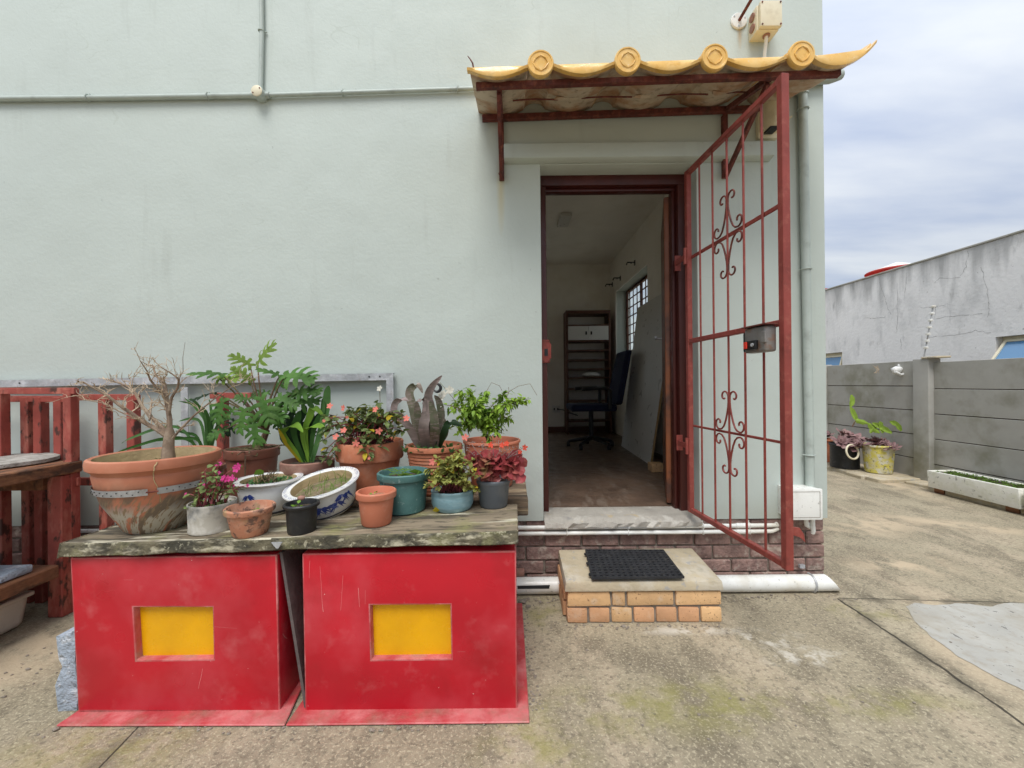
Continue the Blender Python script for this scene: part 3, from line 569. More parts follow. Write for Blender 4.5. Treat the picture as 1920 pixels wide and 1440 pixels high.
# brick plinth: backing + courses
pl = MB(); pl.box((-5.18, 0.026, -.05), (1.912, 0.22, 0.400)); pl = pl.build('plinth', mortar, house)
rn = random.Random(11)
def brick_mesh(l, w, h, m, seed, amp=.004):
    g = MB(); g.box((-l / 2, -w / 2, -h / 2), (l / 2, w / 2, h / 2))
    o = g.build('brick', m, pl, bevel=.006, wobble=(amp, 14 + seed), off=(0, 0, 0)); return o
protos = [brick_mesh(.222, .09, .076, brick_old, k) for k in range(4)]
half = [brick_mesh(.106, .09, .076, brick_old, 7 + k) for k in range(2)]
first = {id(p): True for p in protos + half}
def put(p, loc, parent, sc=(1, 1, 1), rot=(0, 0, 0)):
    if first.get(id(p)):
        first[id(p)] = False; p.parent = parent; p.location = V(loc) - WORLD[parent.name]; p.scale = sc; p.rotation_euler = rot; return p
    return copy_piece(p, 'brick', loc, parent, rot, sc)
for c in range(5):
    z = -0.014 + .0835 * c + .042
    x = 1.925
    if c % 2: put(half[c % 2], (x - .053, .058, z), pl); x -= .116
    while x > -3.3:
        put(rn.choice(protos), (x - .111, .056 + rn.uniform(-.004, .004), z + rn.uniform(-.002, .002)), pl, (1, 1, 1 + rn.uniform(-.03, .03)), (rn.choice((0, math.pi)), rn.uniform(-.006, .006), rn.uniform(-.012, .012)))
        x -= .232
# brick returns round the corner
for c in range(5):
    z = -0.014 + .0835 * c + .042
    for k in range(4):
        put(protos[k % 4], (1.870, .23 + .232 * k + (.116 if c % 2 else 0), z), pl, (1, 1, 1), (0, 0, math.pi / 2))
# rust runs under the left bracket foot and the rod plate (thin stains on the plaster)

# ================================================================== BOUNDARY WALL
bw = thing('boundary_wall', (5.05, 1.5, 0), 'grey precast panel boundary wall with a square post', 'wall')
PY = [(-2.20, -.0), (-.62, .0), (.86, .0), (2.42, .03), (4.05, .03), (5.6, .03), (7.2, .03)]
rn = random.Random(2)
for i in range(len(PY) - 1):
    y0, y1 = PY[i][0] + .075, PY[i + 1][0] - .075; dz = PY[i][1]
    for k in range(5):
        z0 = -.04 + .3 * k + dz - .012; z1 = z0 + .291 + (.02 if k == 4 else 0)
        g = MB(); t = rn.uniform(-.004, .004)
        g.box((5.02 + t, y0, z0), (5.07 + t, y1, z1)); g.build('panel', fence_m, bw, bevel=.003)
for i in range(len(PY) - 1):
    MB().box((5.034, PY[i][0] + .06, -.05), (5.056, PY[i + 1][0] - .06, 1.40 + PY[i][1])).build('joint_filler', soil, bw)
for (y, dz) in PY:
    g = MB(); g.box((4.955, y - .075 - .02, -.1), (5.11, y + .075 + .02, 1.475 + dz)); g.build('post', fence_m, bw, bevel=.012, seg=2)
ptop = PX(1725, 682, 4.99)
g = MB(); g.box((4.94, 2.42 - .2, 1.508), (5.12, 2.42 - .02, 1.530)); g.build('cap_stone', cement, bw, bevel=.006, wobble=(.01, 8))
# electric fence rod
ef = thing('electric_fence_rod', (5.0, 2.42, 1.5), 'thin leaning rod with white insulators on the grey wall post', 'fence rod')
a, b = V((5.0, 2.42, 1.50)), V((5.06, 2.36, 2.14))
MB().tube([a, b], .008, 8).build('rod', steel, ef, smooth=True)
for k in range(7):
    q = a.lerp(b, .22 + .127 * k)
    MB().lathe(q, [(.010, -.014), (.026, -.010), (.026, -.002), (.014, 0), (.024, .004), (.022, .012), (.009, .014)], 12).build('insulator', white_p, ef, smooth=True)
# plastic bag over the wall
g = MB(); q = P(1686, 690, 5.25)
g.ico(q + V((-.02, 0, -.03)), .075, 2, .22, (1.1, .6, .7), 4); g.ico(q + V((.045, 0, .035)), .05, 2, .25, (1.1, .6, .9), 8)
g.tube([q + V((-.08, -.03, -.05)), q + V((-.03, -.05, -.09)), q + V((.05, -.05, -.07)), q + V((.08, -.03, -.01)), q + V((.05, -.02, .03))], .018, 8)
tag(g.build('plastic_bag', bag_m, None, smooth=True, ang=60, off=q), 'scrunched white plastic bag caught on top of the grey boundary wall', 'bag')
# dead creeper wisp
g = MB(); q = P(1637, 686, 5.42)
for k in range(4):
    r = random.Random(k); g.tube([q + V((r.uniform(-.03, .03), -.03, 0)), q + V((r.uniform(-.04, .04), -.05, -.05)), q + V((r.uniform(-.04, .05), -.05, -.1))], .003, 5)
tag(g.build('dry_creeper', twig, off=q), 'wisp of dry brown creeper hanging from the grey boundary wall', 'creeper')

# ================================================================== NEIGHBOUR
nb = thing('neighbouring_building', (6.6, 4, 0), 'weathered white rendered building behind the grey boundary wall', 'building')
NX = 6.6
topz = 1.25 + .2865 * NX
yr = PX(1866, 632, NX).y; zt = PX(1866, 632, NX).z
yl0, yl1 = PX(1579, 660, NX).y, PX(1579, 660, NX).y + 1.1
ys = [-4.0, yr - 1.15, yr, yl0, yl1, 14.0]
g = slab(MB(), ys, [-.05, 1.28, zt, topz], {(1, 1), (3, 1)}, fx, NX, NX + .25)
nw = g.build('wall', neigh_m, nb)
N, L, B = mkit(neigh_m)              # soot runs washed down from the coping
src = B.inputs['Base Color'].links[0].from_socket; t_ = N.new('ShaderNodeTexCoord'); sz_ = N.new('ShaderNodeSeparateXYZ'); L.new(t_.outputs['Object'], sz_.inputs[0])
mp_ = N.new('ShaderNodeMapping'); mp_.inputs['Scale'].default_value = (1, 2.2, .35); L.new(t_.outputs['Object'], mp_.inputs[0])
nz_ = N.new('ShaderNodeTexNoise'); nz_.inputs['Scale'].default_value = 2.0; nz_.inputs['Detail'].default_value = 5; L.new(mp_.outputs[0], nz_.inputs['Vector'])
r1 = N.new('ShaderNodeMapRange'); L.new(sz_.outputs['Z'], r1.inputs['Value']); r1.inputs['From Min'].default_value = topz - .75; r1.inputs['From Max'].default_value = topz; r1.inputs['To Min'].default_value = -.20; r1.inputs['To Max'].default_value = .16
ad_ = N.new('ShaderNodeMath'); L.new(nz_.outputs['Fac'], ad_.inputs[0]); L.new(r1.outputs[0], ad_.inputs[1])
r2 = N.new('ShaderNodeMapRange'); L.new(ad_.outputs[0], r2.inputs['Value']); r2.inputs['From Min'].default_value = .46; r2.inputs['From Max'].default_value = .70; r2.inputs['To Max'].default_value = .65
x_ = N.new('ShaderNodeMix'); x_.data_type = 'RGBA'; L.new(r2.outputs[0], x_.inputs['Factor']); L.new(src, x_.inputs['A']); x_.inputs['B'].default_value = (0.26, 0.26, 0.255, 1); L.new(x_.outputs['Result'], B.inputs['Base Color'])
def windowset(y0, y1, tilt):
    w = MB()
    w.box((NX + .10, y0 + .003, zt - .05), (NX + .15, y1 - .003, zt - .004)); w.box((NX + .10, y0 + .003, 1.283), (NX + .15, y1 - .003, 1.325))
    w.box((NX + .10, y0 + .003, 1.326), (NX + .15, y0 + .045, zt - .051)); w.box((NX + .10, y1 - .045, 1.326), (NX + .15, y1 - .003, zt - .051))
    w = w.build('window', cream_p, nb)
    bk = MB(); bk.box((NX + .16, y0, 1.28), (NX + .18, y1, zt)); bk.build('black_backing', dark, w)  # black sheet stands in for the unlit room behind the sash
    c, s = math.cos(tilt), math.sin(tilt); hgt = zt - .06 - 1.36
    f = lambda y, q, t: (NX + .09 - s * q - c * t, y, zt - .06 - c * q + s * t)
    sash = MB(); y0 += .05; y1 -= .05
    for (ya, yb, qa, qb) in ((y0, y1, 0, .035), (y0, y1, hgt - .035, hgt), (y0, y0 + .035, .036, hgt - .036), (y1 - .035, y1, .036, hgt - .036)):
        sash.hexa([f(ya, qa, 0), f(yb, qa, 0), f(yb, qb, 0), f(ya, qb, 0), f(ya, qa, .03), f(yb, qa, .03), f(yb, qb, .03), f(ya, qb, .03)])
    sash.build('sash', cream_p, w)
    MB().hexa([f(y0 + .03, .03, .010), f(y1 - .03, .03, .010), f(y1 - .03, hgt - .03, .010), f(y0 + .03, hgt - .03, .010), f(y0 + .03, .03, .016), f(y1 - .03, .03, .016), f(y1 - .03, hgt - .03, .016), f(y0 + .03, hgt - .03, .016)]).build('pane', pane_m, w)
windowset(yr - 1.15, yr, .62); windowset(yl0, yl1, .25)
g = MB(); g.box((NX - .02, -4.0, topz + .001), (NX + .30, 14, topz + .03)); g.build('coping', fence_m, nb, bevel=.006)
rf = MB().hexa([(NX + .26, -4, topz - .35), (NX + 9, -4, topz - .35), (NX + 9, 14, topz - .35), (NX + .26, 14, topz - .35), (NX + .26, -4, topz - .2), (NX + 9, -4, topz + .2), (NX + 9, 14, topz + .2), (NX + .26, 14, topz - .2)]).build('roof', red_roof, nb)
# cracks as shallow grooves drawn in thin dark ribbons standing 2 mm proud
def crack(pts, w=.0026):
    g = MB(); pr = []
    rn = random.Random(int(pts[0][0] * 7 + pts[0][1]))
    for i in range(len(pts) - 1):
        a, b = PX(*pts[i], NX - .002), PX(*pts[i + 1], NX - .002)
        for k in range(6):
            q = a.lerp(b, k / 6); pr.append(q + V((0, rn.uniform(-.012, .012), rn.uniform(-.012, .012))))
    for i in range(len(pr) - 1):
        t = (pr[i + 1] - pr[i]).normalized(); n_ = V((0, -t.z, t.y)) * w * rn.uniform(.3, 1)
        g.add([pr[i] - n_, pr[i] + n_, pr[i + 1] + n_, pr[i + 1] - n_], [(0, 1, 2, 3)])
    g.open = True; g.build('crack', crack_m, nw)
crack_m = mat('crack_dirt', (0.24, 0.235, 0.225), 0.95, 0.3, 20)
for pts in ([(1649, 520), (1651, 540), (1660, 560), (1666, 582), (1672, 592)], [(1619, 596), (1640, 598), (1665, 592)], [(1720, 576), (1745, 577), (1780, 572)], [(1755, 575), (1752, 600)],
            [(1682, 530), (1683, 600), (1680, 630)], [(1815, 470), (1812, 500), (1800, 520)], [(1800, 520), (1760, 523), (1750, 530)], [(1840, 500), (1850, 540), (1854, 570), (1852, 600)],
            [(1740, 632), (1790, 629), (1830, 620), (1866, 626)], [(1745, 598), (1800, 592), (1850, 588)], [(1700, 510), (1693, 570)], [(1690, 655), (1689, 630)]):
    crack(pts)
# roof vent and the red roof beyond
vt = thing('roof_vent', P(1680, 520, 9.6), 'white conical roof vent with a red rim above the white building', 'vent')
c = P(1681, 508, 9.6)
MB().lathe(c, [(.58, -.02), (.58, .0), (.56, .015)], 32).build('rim', red_roof, vt)
MB().lathe(c, [(.55, .016), (.30, .10), (.06, .19), (.0001, .21)], 32).build('cone', white_p, vt, smooth=True)
MB().lathe(c, [(.30, -.9), (.30, -.021)], 24).build('stack', white_p, vt, smooth=True)
g = MB(); a = P(1535, 545, 17); g.box((a.x, a.y, a.z - 2.5), (a.x + 3.0, a.y + 4, a.z - .35))
fr_ = thing('far_house', (a.x, a.y, 0), 'far house with a red roof showing past the house corner', 'house')
g.v = []; g.f = []; g.m = []
g.box((a.x + .2, a.y + .2, 0), (a.x + 4.8, a.y + 5, a.z - .3)); g.build('wall', neigh_m, fr_)
b2 = P(1570, 541, 17)
g = MB().prism([(a.x - .1, a.y, a.z - .3), (a.x + 5, a.y, a.z - .3), (a.x + 5, a.y, a.z - .02), (a.x + .2, a.y, b2.z + .02)], (0, 5, 0)); g.build('roof', red_roof, fr_)
# ================================================================== CANOPY over the door
cp = thing('door_canopy', (0.7, 0, 2.9), 'yellow glazed tile canopy on rusty brackets over the doorway', 'canopy')
SX = lambda x: .025 * (x - .6)
def cz(x, s):                        # underside height of the tile bed; s 0 at the wall, 1 at the front
    return 2.925 - .135 * s + SX(x)
rollx = [.153, .571, .989, 1.407]
PIT = .418; RR = .064
def prof(x):                         # height across the tiles
    for r in rollx:
        if abs(x - r) < RR: return .008 + math.sqrt(max(0, RR * RR - (x - r) ** 2)) * .62
    if x > rollx[-1]:
        t = (x - rollx[-1] - RR) / (1.775 - rollx[-1] - RR)
        return -.044 * math.sin(math.pi * min(1, t ** .75)) + .012 + .060 * t ** 5
    x0 = max([r + RR for r in rollx if r < x], default=rollx[0] - PIT + RR); t = (x - x0) / (PIT - 2 * RR)
    return -.040 * math.sin(math.pi * t) + .012
def span(a, b, n): return [a + (b - a) * i / n for i in range(n + 1)]
cols = [(-.190, rollx[0] - RR - .001)] + [(r - RR + .001, r + PIT - RR - .001) for r in rollx[:-1]] + [(rollx[-1] - RR + .001, 1.775)]
YB, YF = -.001, -.515
rn = random.Random(4)
for ci, (xa, xb) in enumerate(cols):
    for row, (s0, s1, lift) in enumerate(((.0, .53, .016), (.49, 1.0, .0))):
        g = MB(); xs = span(xa, xb, 30 if ci else 14); T = .014
        if ci: 
            rc = rollx[ci - 1]; xs = sorted(set(xs + [rc + RR * math.cos(math.pi * k / 10) * .999 for k in range(11)]))
        jz = rn.uniform(-.004, .004)
        def pt(x, s, th): return (x, YB + (YF - YB) * s, cz(x, s) + prof(x) + lift + jz + th)
        n = len(xs)
        vs = [pt(x, s, th) for th in (0, T) for s in (s0, s1) for x in xs]
        idx = lambda th, s, i: th * 2 * n + s * n + i
        for i in range(n - 1):
            g.mi(0)
            if i == 0: b = len(g.v); g.v += [V(q) for q in vs]
            g.f.append([b + idx(0, 0, i), b + idx(0, 0, i + 1), b + idx(0, 1, i + 1), b + idx(0, 1, i)]); g.m.append(1)
            g.f.append([b + idx(1, 0, i), b + idx(1, 1, i), b + idx(1, 1, i + 1), b + idx(1, 0, i + 1)]); g.m.append(0)
            for s in (0, 1): g.f.append([b + idx(0, s, i), b + idx(0, s, i + 1), b + idx(1, s, i + 1), b + idx(1, s, i)]); g.m.append(0 if s else 1)
        for i in (0, n - 1): g.f.append([b + idx(0, 0, i), b + idx(0, 1, i), b + idx(1, 1, i), b + idx(1, 0, i)]); g.m.append(0)
        g.build('roof_tile', [glaze, tile_un], cp, smooth=True, ang=50)
    # scalloped front lip hanging below the pan
    if ci == 0: la, lb = xa, xb
    elif ci < 4: la, lb = rollx[ci - 1] + RR, xb
    else: la, lb = rollx[3] + RR, 1.775
    g = MB(); xs = span(la - .012, lb + .006 if ci < 4 else lb, 22)
    zt_ = lambda x: cz(x, 1) + .014 + (.030 * max(0, (x - 1.47) / .305) ** 1.5)
    zb_ = lambda x: cz(x, 1) + prof(min(max(x, la + .001), lb - .001)) - .012
    yo = lambda k: YF - .004 - .020 * k
    vs = []
    for x in xs:
        vs += [(x, YF - .002, zb_(x) + .004), (x, YF - .030, zb_(x)), (x, YF - .034, zb_(x) + .012), (x, YF - .022, max(zt_(x), zb_(x) + .016)), (x, YF - .002, max(zt_(x), zb_(x) + .016))]
    fs = []
    for i in range(len(xs) - 1):
        for k in range(5): fs.append((5 * i + k, 5 * i + (k + 1) % 5, 5 * i + 5 + (k + 1) % 5, 5 * i + 5 + k))
    fs += [(0, 1, 2, 3, 4), tuple(5 * (len(xs) - 1) + k for k in range(5))]
    g.add(vs, fs); g.build('tile_lip', glaze, cp, smooth=True, ang=50)
tl = V((0, 1, .18)).normalized()
for r in rollx:
    c = V((r, YF - .030, cz(r, 1) + .010)); M = V((0, 0, 1)).rotation_difference(V((0, -1, -.02))).to_matrix()
    g = MB(); g.lathe(c, [(.060, -.014), (.063, .0), (.063, .010), (.060, .0145), (.054, .0145), (.052, .0115), (.0001, .0115)], 36, M)
    cap = g.build('end_cap', glaze, cp, smooth=True, ang=45)
    g = MB()                         # diamond relief
    for k in range(4):
        an = math.pi / 2 * k
        a_, b_ = V((.036 * math.cos(an), .036 * math.sin(an), .0105)), V((.036 * math.cos(an + math.pi / 2), .036 * math.sin(an + math.pi / 2), .0105))
        md = (a_ + b_) * .5 * 1.28
        g.tube([c + M @ a_, c + M @ ((a_ + md) * .5 * 1.02), c + M @ md, c + M @ ((b_ + md) * .5 * 1.02), c + M @ b_], .0042, 6)
        g.tube([c + M @ (a_ * .95), c + M @ (a_ + b_ * .0) * 1.0 + M @ V((0, 0, 0)) * 0 + (M @ (b_ * 0)), c + M @ (b_ * .95)] if False else [c + M @ (a_ * .85), c + M @ (b_ * .85)], .0035, 6)
    g.build('relief', glaze, cap, smooth=True)
# mortar lumps on the underside joint
for x in (-.06, .30, .36, .74, 1.16):
    MB().ico((x, YB + (YF - YB) * .52 + .01, cz(x, .52) - .022), .03, 1, .3, (1.7, .7, .4), int(x * 100) + 50).build('mortar_lump', tile_un, cp, smooth=True)
# thin rusty lath along the tile joint
for (xa, xb) in ((.02, .27), (.40, .68), (.82, 1.10), (1.20, 1.36)):
    MB().tube([(xa + (xb - xa) * k / 4, YB + (YF - YB) * .50, cz(xa + (xb - xa) * k / 4, .5) - .026 + .004 * math.sin(k)) for k in range(5)], .0045, 6).build('joint_wire', rust, cp)
# iron frame
def iron(name, a, b, w=.032, h=.032, up=(0, 0, 1)): return MB().beam(a, b, w, h, up).build(name, rust, cp, bevel=.002)
zf = lambda x: cz(x, .88) - .046
zbk = lambda x: cz(x, 0) - .040
iron('front_rail', (-.165, -.470, zf(-.165)), (1.655, -.470, zf(1.655)), .028, .028)
iron('wall_rail', (-.165, -.035, zbk(-.165)), (1.52, -.035, zbk(1.52)), .03, .034)
for x in (-.050, 1.318):
    iron('side_arm', (x, -.055, zbk(x) - .006), (x, -.45, zf(x) + .004), .026, .028)
    iron('wall_upright', (x, -.016, 2.50), (x, -.016, zbk(x) - .02), .030, .028, (0, 1, 0))
    iron('strut', (x - .003, -.034, 2.505), (x - .003, -.440, zf(x) - .016), .020, .030)
g = MB()
g.tube([(1.305, -.03, 2.515), (1.305, -.037, 2.515)], .008, 8)
g.tube([(-.062, -.03, 2.53), (-.062, -.037, 2.53)], .008, 8); g.build('bolt', rust, cp)
# loose wire sticking up at the left tip
MB().tube([P(888, 128, 1.99), P(886, 118, 1.99), P(881, 110, 2.0), P(877, 105, 2.0)], [.004, .004, .003, .002], 6).build('loose_wire', rust, cp)

# ================================================================== SECURITY GATE
GH, GF = V((1.088, -.018, 0)), V((1.158, -.785, 0)); gd = (GF - GH).normalized(); gn = V((-gd.y, gd.x, 0)); GL = (GF - GH).length
GZ0, GZ1 = .470, 2.528
gp = lambda t, z, o=0.0: V((GH.x + gd.x * GL * t + gn.x * o, GH.y + gd.y * GL * t + gn.y * o, z))
gt = thing('security_gate', gp(0, GZ0), 'dark red steel security gate with scrolls swung open toward the yard', 'gate')
def gbar(name, a, b, w, h, m=None, up=None): return MB().beam(a, b, w, h, up or gn).build(name, m or oxide, gt, bevel=.003)
gbar('stile', gp(0, GZ0 - .014), gp(0, GZ1 + .014), .030, .030)
gbar('stile', gp(1, GZ0 - .016), gp(1, GZ1 + .016), .034, .034)
e = .018 / GL
gbar('rail', gp(e, GZ0), gp(1 - e, GZ0), .028, .028); gbar('rail', gp(e, GZ1), gp(1 - e, GZ1), .028, .028)
gbar('rail', gp(e, 1.50), gp(1 - e, 1.50), .027, .026)
gbar('flat_bar', gp(e, 2.01, .011), gp(1 - e, 2.01, .011), .022, .008)
gbar('flat_bar', gp(e, .985, .0115), gp(1 - e, .985, .0115), .013, .008)
for k in range(1, 6):
    MB().tube([gp(k / 6, GZ0 + .012), gp(k / 6, 1.487)], .0056, 8).build('bar', oxide, gt, smooth=True)
    MB().tube([gp(k / 6, 1.513), gp(k / 6, GZ1 - .012)], .0056, 8).build('bar', oxide, gt, smooth=True)
def spiral(cx_, cy_, r0, a0, a1, n=18, r1=.25):
    return [(cx_ + (r0 * (1 - (1 - r1) * i / n)) * math.cos(a0 + (a1 - a0) * i / n), cy_ + (r0 * (1 - (1 - r1) * i / n)) * math.sin(a0 + (a1 - a0) * i / n)) for i in range(n + 1)]
def quad():
    # upper outer curl -> touches the bar -> sweeps out -> lower curl
    up_ = spiral(.040, .178, .034, math.pi, -math.pi * .62)          # curl next to the bar, going clockwise over the top
    lowr = spiral(.088, .040, .034, -math.pi / 2, math.pi * 1.05)      # curl above the cross bar, outwards
    mid = [(.006, .150), (.009, .125), (.018, .09), (.030, .055), (.045, .026), (.064, .010)]
    return up_[::-1] + mid + lowr
for zc in (2.01, .985):
    for sx in (1, -1):
        for sz in (1, -1):
            g = MB(); g.tube([gp(.5 + sx * x / GL, zc + sz * (z * 1.02 + .006), .0) for x, z in quad()], .0048, 6); g.build('scroll', oxide if zc < 1.5 else rust, gt, smooth=True)
lk = MB(); a, b = gp(1 - .155, 1.385, -.02), 0
def gbox(t0, t1, z0, z1, o0, o1):
    return [gp(t0, z0, o0), gp(t1, z0, o0), gp(t1, z0, o1), gp(t0, z0, o1), gp(t0, z1, o0), gp(t1, z1, o0), gp(t1, z1, o1), gp(t0, z1, o1)]
# the lock hangs on the inner face of the gate (the side turned to the doorway and the camera)
sgn = 1 if gn.dot(CAM - gp(.5, 1.4)) > 0 else -1
lock = MB().hexa(gbox(.795, .975, 1.378, 1.492, sgn * .020, sgn * .075)).build('lock_case', lock_m, gt, bevel=.014, seg=3)
MB().hexa(gbox(.775, .825, 1.385, 1.475, sgn * .030, sgn * .070)).build('lock_end', dark, lock, bevel=.008, seg=2)
MB().hexa(gbox(.82, .92, 1.392, 1.432, sgn * .0762, sgn * .088)).build('latch_plate', dark, lock, bevel=.004, seg=2)
MB().hexa(gbox(.825, .852, 1.397, 1.428, sgn * .0885, sgn * .095)).build('red_slide', red_btn, lock, bevel=.002)
g = MB(); q = gp(.895, 1.412, sgn * .0885); g.tube([q, q + gn * sgn * .005], .008, 12); g.build('keyhole', steel, lock)
MB().hexa(gbox(.955, .992, 1.415, 1.465, sgn * .0765, sgn * .086)).build('keep', lock_m, lock, bevel=.003)
MB().hexa(gbox(.79, .99, 1.4935, 1.499, sgn * .022, sgn * .085)).build('cover_plate', rust, lock)
g = MB().hexa([gp(1.02, .645, -.01), gp(1.07, .62, -.01), gp(1.07, .62, .012), gp(1.02, .645, .012), gp(1.02, .70, -.01), gp(1.06, .655, -.01), gp(1.06, .655, .012), gp(1.02, .70, .012)])
g = MB(); g.prism([gp(1.0, .60) + V((.017, 0, .0)), gp(1.0, .60) + V((.055, 0, -.012)), gp(1.0, .60) + V((.078, 0, -.035)), gp(1.0, .60) + V((.072, 0, .0)), gp(1.0, .60) + V((.055, 0, .028)), gp(1.0, .60) + V((.017, 0, .035))], (0, .006, 0))
g.build('latch_tab', oxide, gt, bevel=.001)
for z in (.86, 2.02):
    g = MB(); g.box((1.066, -.004, z - .016), (1.0725, .1185, z + .016)); g.box((1.060, .119, z - .05), (1.10, .1246, z + .05)); g.build('hinge', oxide, gt, bevel=.001)
    MB().tube([(1.066, -.022, z - .05), (1.066, -.022, z + .05)], .010, 10).build('hinge_pin', oxide, gt, smooth=True)

# ================================================================== PIPES AND FITTINGS ON THE WALL
def clip(parent, q, r, horizontal=True, m=pipe_g):
    ax = V((1, 0, 0)) if horizontal else V((0, 0, 1)); sd_ = V((0, 0, 1)) if horizontal else V((1, 0, 0))
    pts = [q + V((0, -r * 1.18 * math.sin(math.pi * k / 10), 0)) + sd_ * (r * 1.18 * math.cos(math.pi * k / 10)) for k in range(11)]
    pts = [q + sd_ * (r + .016) + V((0, r * .7, 0)), q + sd_ * (r * 1.2) + V((0, r * .7, 0))] + pts + [q - sd_ * (r * 1.2) + V((0, r * .7, 0))]
    g = MB(); g.tube(pts, .004, 6); return g.build('clip', m, parent, smooth=True)
CY = -.018
cd = thing('wall_conduit', P(489, 176, 2.48), 'grey green electrical conduit with round junction box high on the wall', 'conduit')
A, J, B_ = P(-60, 186, 2.5 + CY), P(489, 179, 2.5 + CY), P(900, 166, 2.5 + CY)
MB().tube([A, A.lerp(J, .5) + V((0, 0, -.003)), J - V((.03, 0, 0))], .0155, 12).build('pipe', pipe_g, cd, smooth=True)
MB().tube([J + V((.03, 0, 0)), J.lerp(B_, .5), B_], .013, 12).build('pipe', pipe_g, cd, smooth=True)
MB().tube([J + V((0, 0, .03)), P(491, 60, 2.5 + CY), P(489, -60, 2.5 + CY)], .013, 12).build('pipe', pipe_g, cd, smooth=True)
M90 = Matrix.Rotation(R_(90), 3, 'X')
jb = MB().lathe(V((J.x, 0, J.z)), [(.036, .001), (.036, .052), (.034, .056), (.0001, .056)], 28, M90).build('junction_box', pipe_g, cd, smooth=True, ang=45)
MB().lathe(V((J.x, -.0565, J.z)), [(.033, 0), (.033, .004), (.030, .006), (.0001, .006)], 28, M90).build('lid', cream_p, jb, smooth=True, ang=45)
for (dx, dz) in ((.02, .014), (-.02, -.014)): MB().tube([V((J.x + dx, -.062, J.z + dz)), V((J.x + dx, -.065, J.z + dz))], .004, 8).build('screw', rust, jb)
for dx in (-.045, .043): MB().tube([J + V((dx - .012, 0, 0)), J + V((dx + .012, 0, 0))], .0185, 12).build('coupling', pipe_g, cd, smooth=True)
for u in (165, 390): q = A.lerp(J, (u + 60) / 549); clip(cd, q, .0155)
for u in (642, 858): q = J.lerp(B_, (u - 489) / 411); clip(cd, q, .013)
clip(cd, P(490, 58, 2.5 + CY), .013, False)
# rain downpipe by the corner
dp = thing('downpipe', P(1519, 905, 2.47), 'grey green pipe running down the wall beside the house corner', 'pipe')
a, b = P(1505, 168, 2.47), P(1519, 912, 2.47)
MB().tube([a, b], .0245, 14).build('pipe', pipe_g, dp, smooth=True)
MB().tube([a + V((0, 0, -.03)), a + V((0, 0, .01)), a + V((.02, 0, .045)), a + V((.06, 0, .06)), P(1556, 147, 2.47), P(1575, 140, 2.48)], .030, 14).build('elbow', pipe_g, dp, smooth=True)
for v in (205, 505, 853): q = a.lerp(b, (v - 168) / 744); clip(dp, q, .0245, False)
# two thin white conduits along the plinth
for nm, v0, v1, lab in (('pipe', 982, 988, 'upper of two thin white conduits running along the brick plinth'), ('pipe', 993, 998, 'lower of two thin white conduits running along the brick plinth')):
    yy = -.022 if v0 < 990 else -.020
    pr = thing('thin_white_conduit', P(975, v0, 2.5 + yy), lab, 'conduit', 'white conduits along the plinth')
    dz = .0
    pa, pb = P(60, v0 + 14, 2.5 + yy), P(1433, v0 + 3, 2.5 + yy)
    MB().tube([pa, pa.lerp(pb, .5) + V((0, 0, -.004)), pb, pb + V((.045, 0, 0)), pb + V((.085, .012, -.004 if v0 < 990 else .008)), pb + V((.10, .05, 0))], .0125, 10).build('pipe', white_p, pr, smooth=True)
    for u in (1063, 1178, 1318, 1405): clip(pr, pa.lerp(pb, (u - 60) / 1373), .0125, True, white_p)
    q = pa.lerp(pb, .97); MB().tube([q - V((.04, 0, 0)), q + V((.04, 0, 0))], .0155, 10).build('coupling', white_p, pr, smooth=True)
# big white drain pipe on the ground
pr = thing('white_drain_pipe', (.1, -.08, 0), 'thick white drain pipe lying along the foot of the wall behind the step', 'pipe')
ry, rz, rr = -.085, .049, .047
xs_end = P(1570, 1117, 2.42).x
g = MB(); n = 20; vs = []
sections = [-.35, xs_end - .12, xs_end]
for i, x in enumerate(sections):
    for rad in (rr, rr - .005):
        for j in range(n):
            an = 2 * math.pi * j / n; z = rz + rad * math.sin(an)
            xo = x - (.075 * ((z - rz) / rr + 1) / 2 if i == 2 else 0)
            vs.append((xo, ry + rad * math.cos(an), z))
fs = []
for i in range(2):
    for j in range(n):
        k = (j + 1) % n; o = i * 2 * n; p = o + 2 * n
        if i == 0 or True:
            fs.append((o + j, o + k, p + k, p + j)); fs.append((o + n + j, p + n + j, p + n + k, o + n + k))
for j in range(n):
    k = (j + 1) % n; p = 4 * n; fs.append((p + j, p + k, p + n + k, p + n + j)); fs.append((j, n + j, n + k, k))
g.add(vs, fs); g.open = False; g.build('pipe', white_p, pr, smooth=True, ang=50)
q = P(1519, 1100, 2.42).x
g = MB()
for k in range(13):
    an = math.pi * k / 12
g.tube([(q, ry + .05 * math.cos(math.pi * (k / 14 * 1.3 + .35)), rz + .05 * math.sin(math.pi * (k / 14 * 1.3 + .35))) for k in range(15)], .006, 6)
g.box((q - .015, -.02, rz + .055), (q + .015, -.002, rz + .075)); g.build('strap', steel, pr, smooth=True, ang=40)
g = MB(); g.hexa([(.02, ry - rr - .0015, rz + .004), (.205, ry - rr - .0015, rz + .004), (.205, ry - rr + .004, rz + .004), (.02, ry - rr + .004, rz + .004), (.02, ry - rr + .002, rz + .020), (.21, ry - rr + .002, rz + .022), (.21, ry - rr + .008, rz + .022), (.02, ry - rr + .008, rz + .020)])
g.build('slot', dark, pr)
g = MB(); g.tube([(.015, -.055, .115), (.06, -.05, .112)], .024, 12); tag(g.build('pipe_stub', brown_gr, off=(0.04, -.05, .11), smooth=True), 'short clay pipe stub above the slotted end of the white drain pipe', 'pipe')
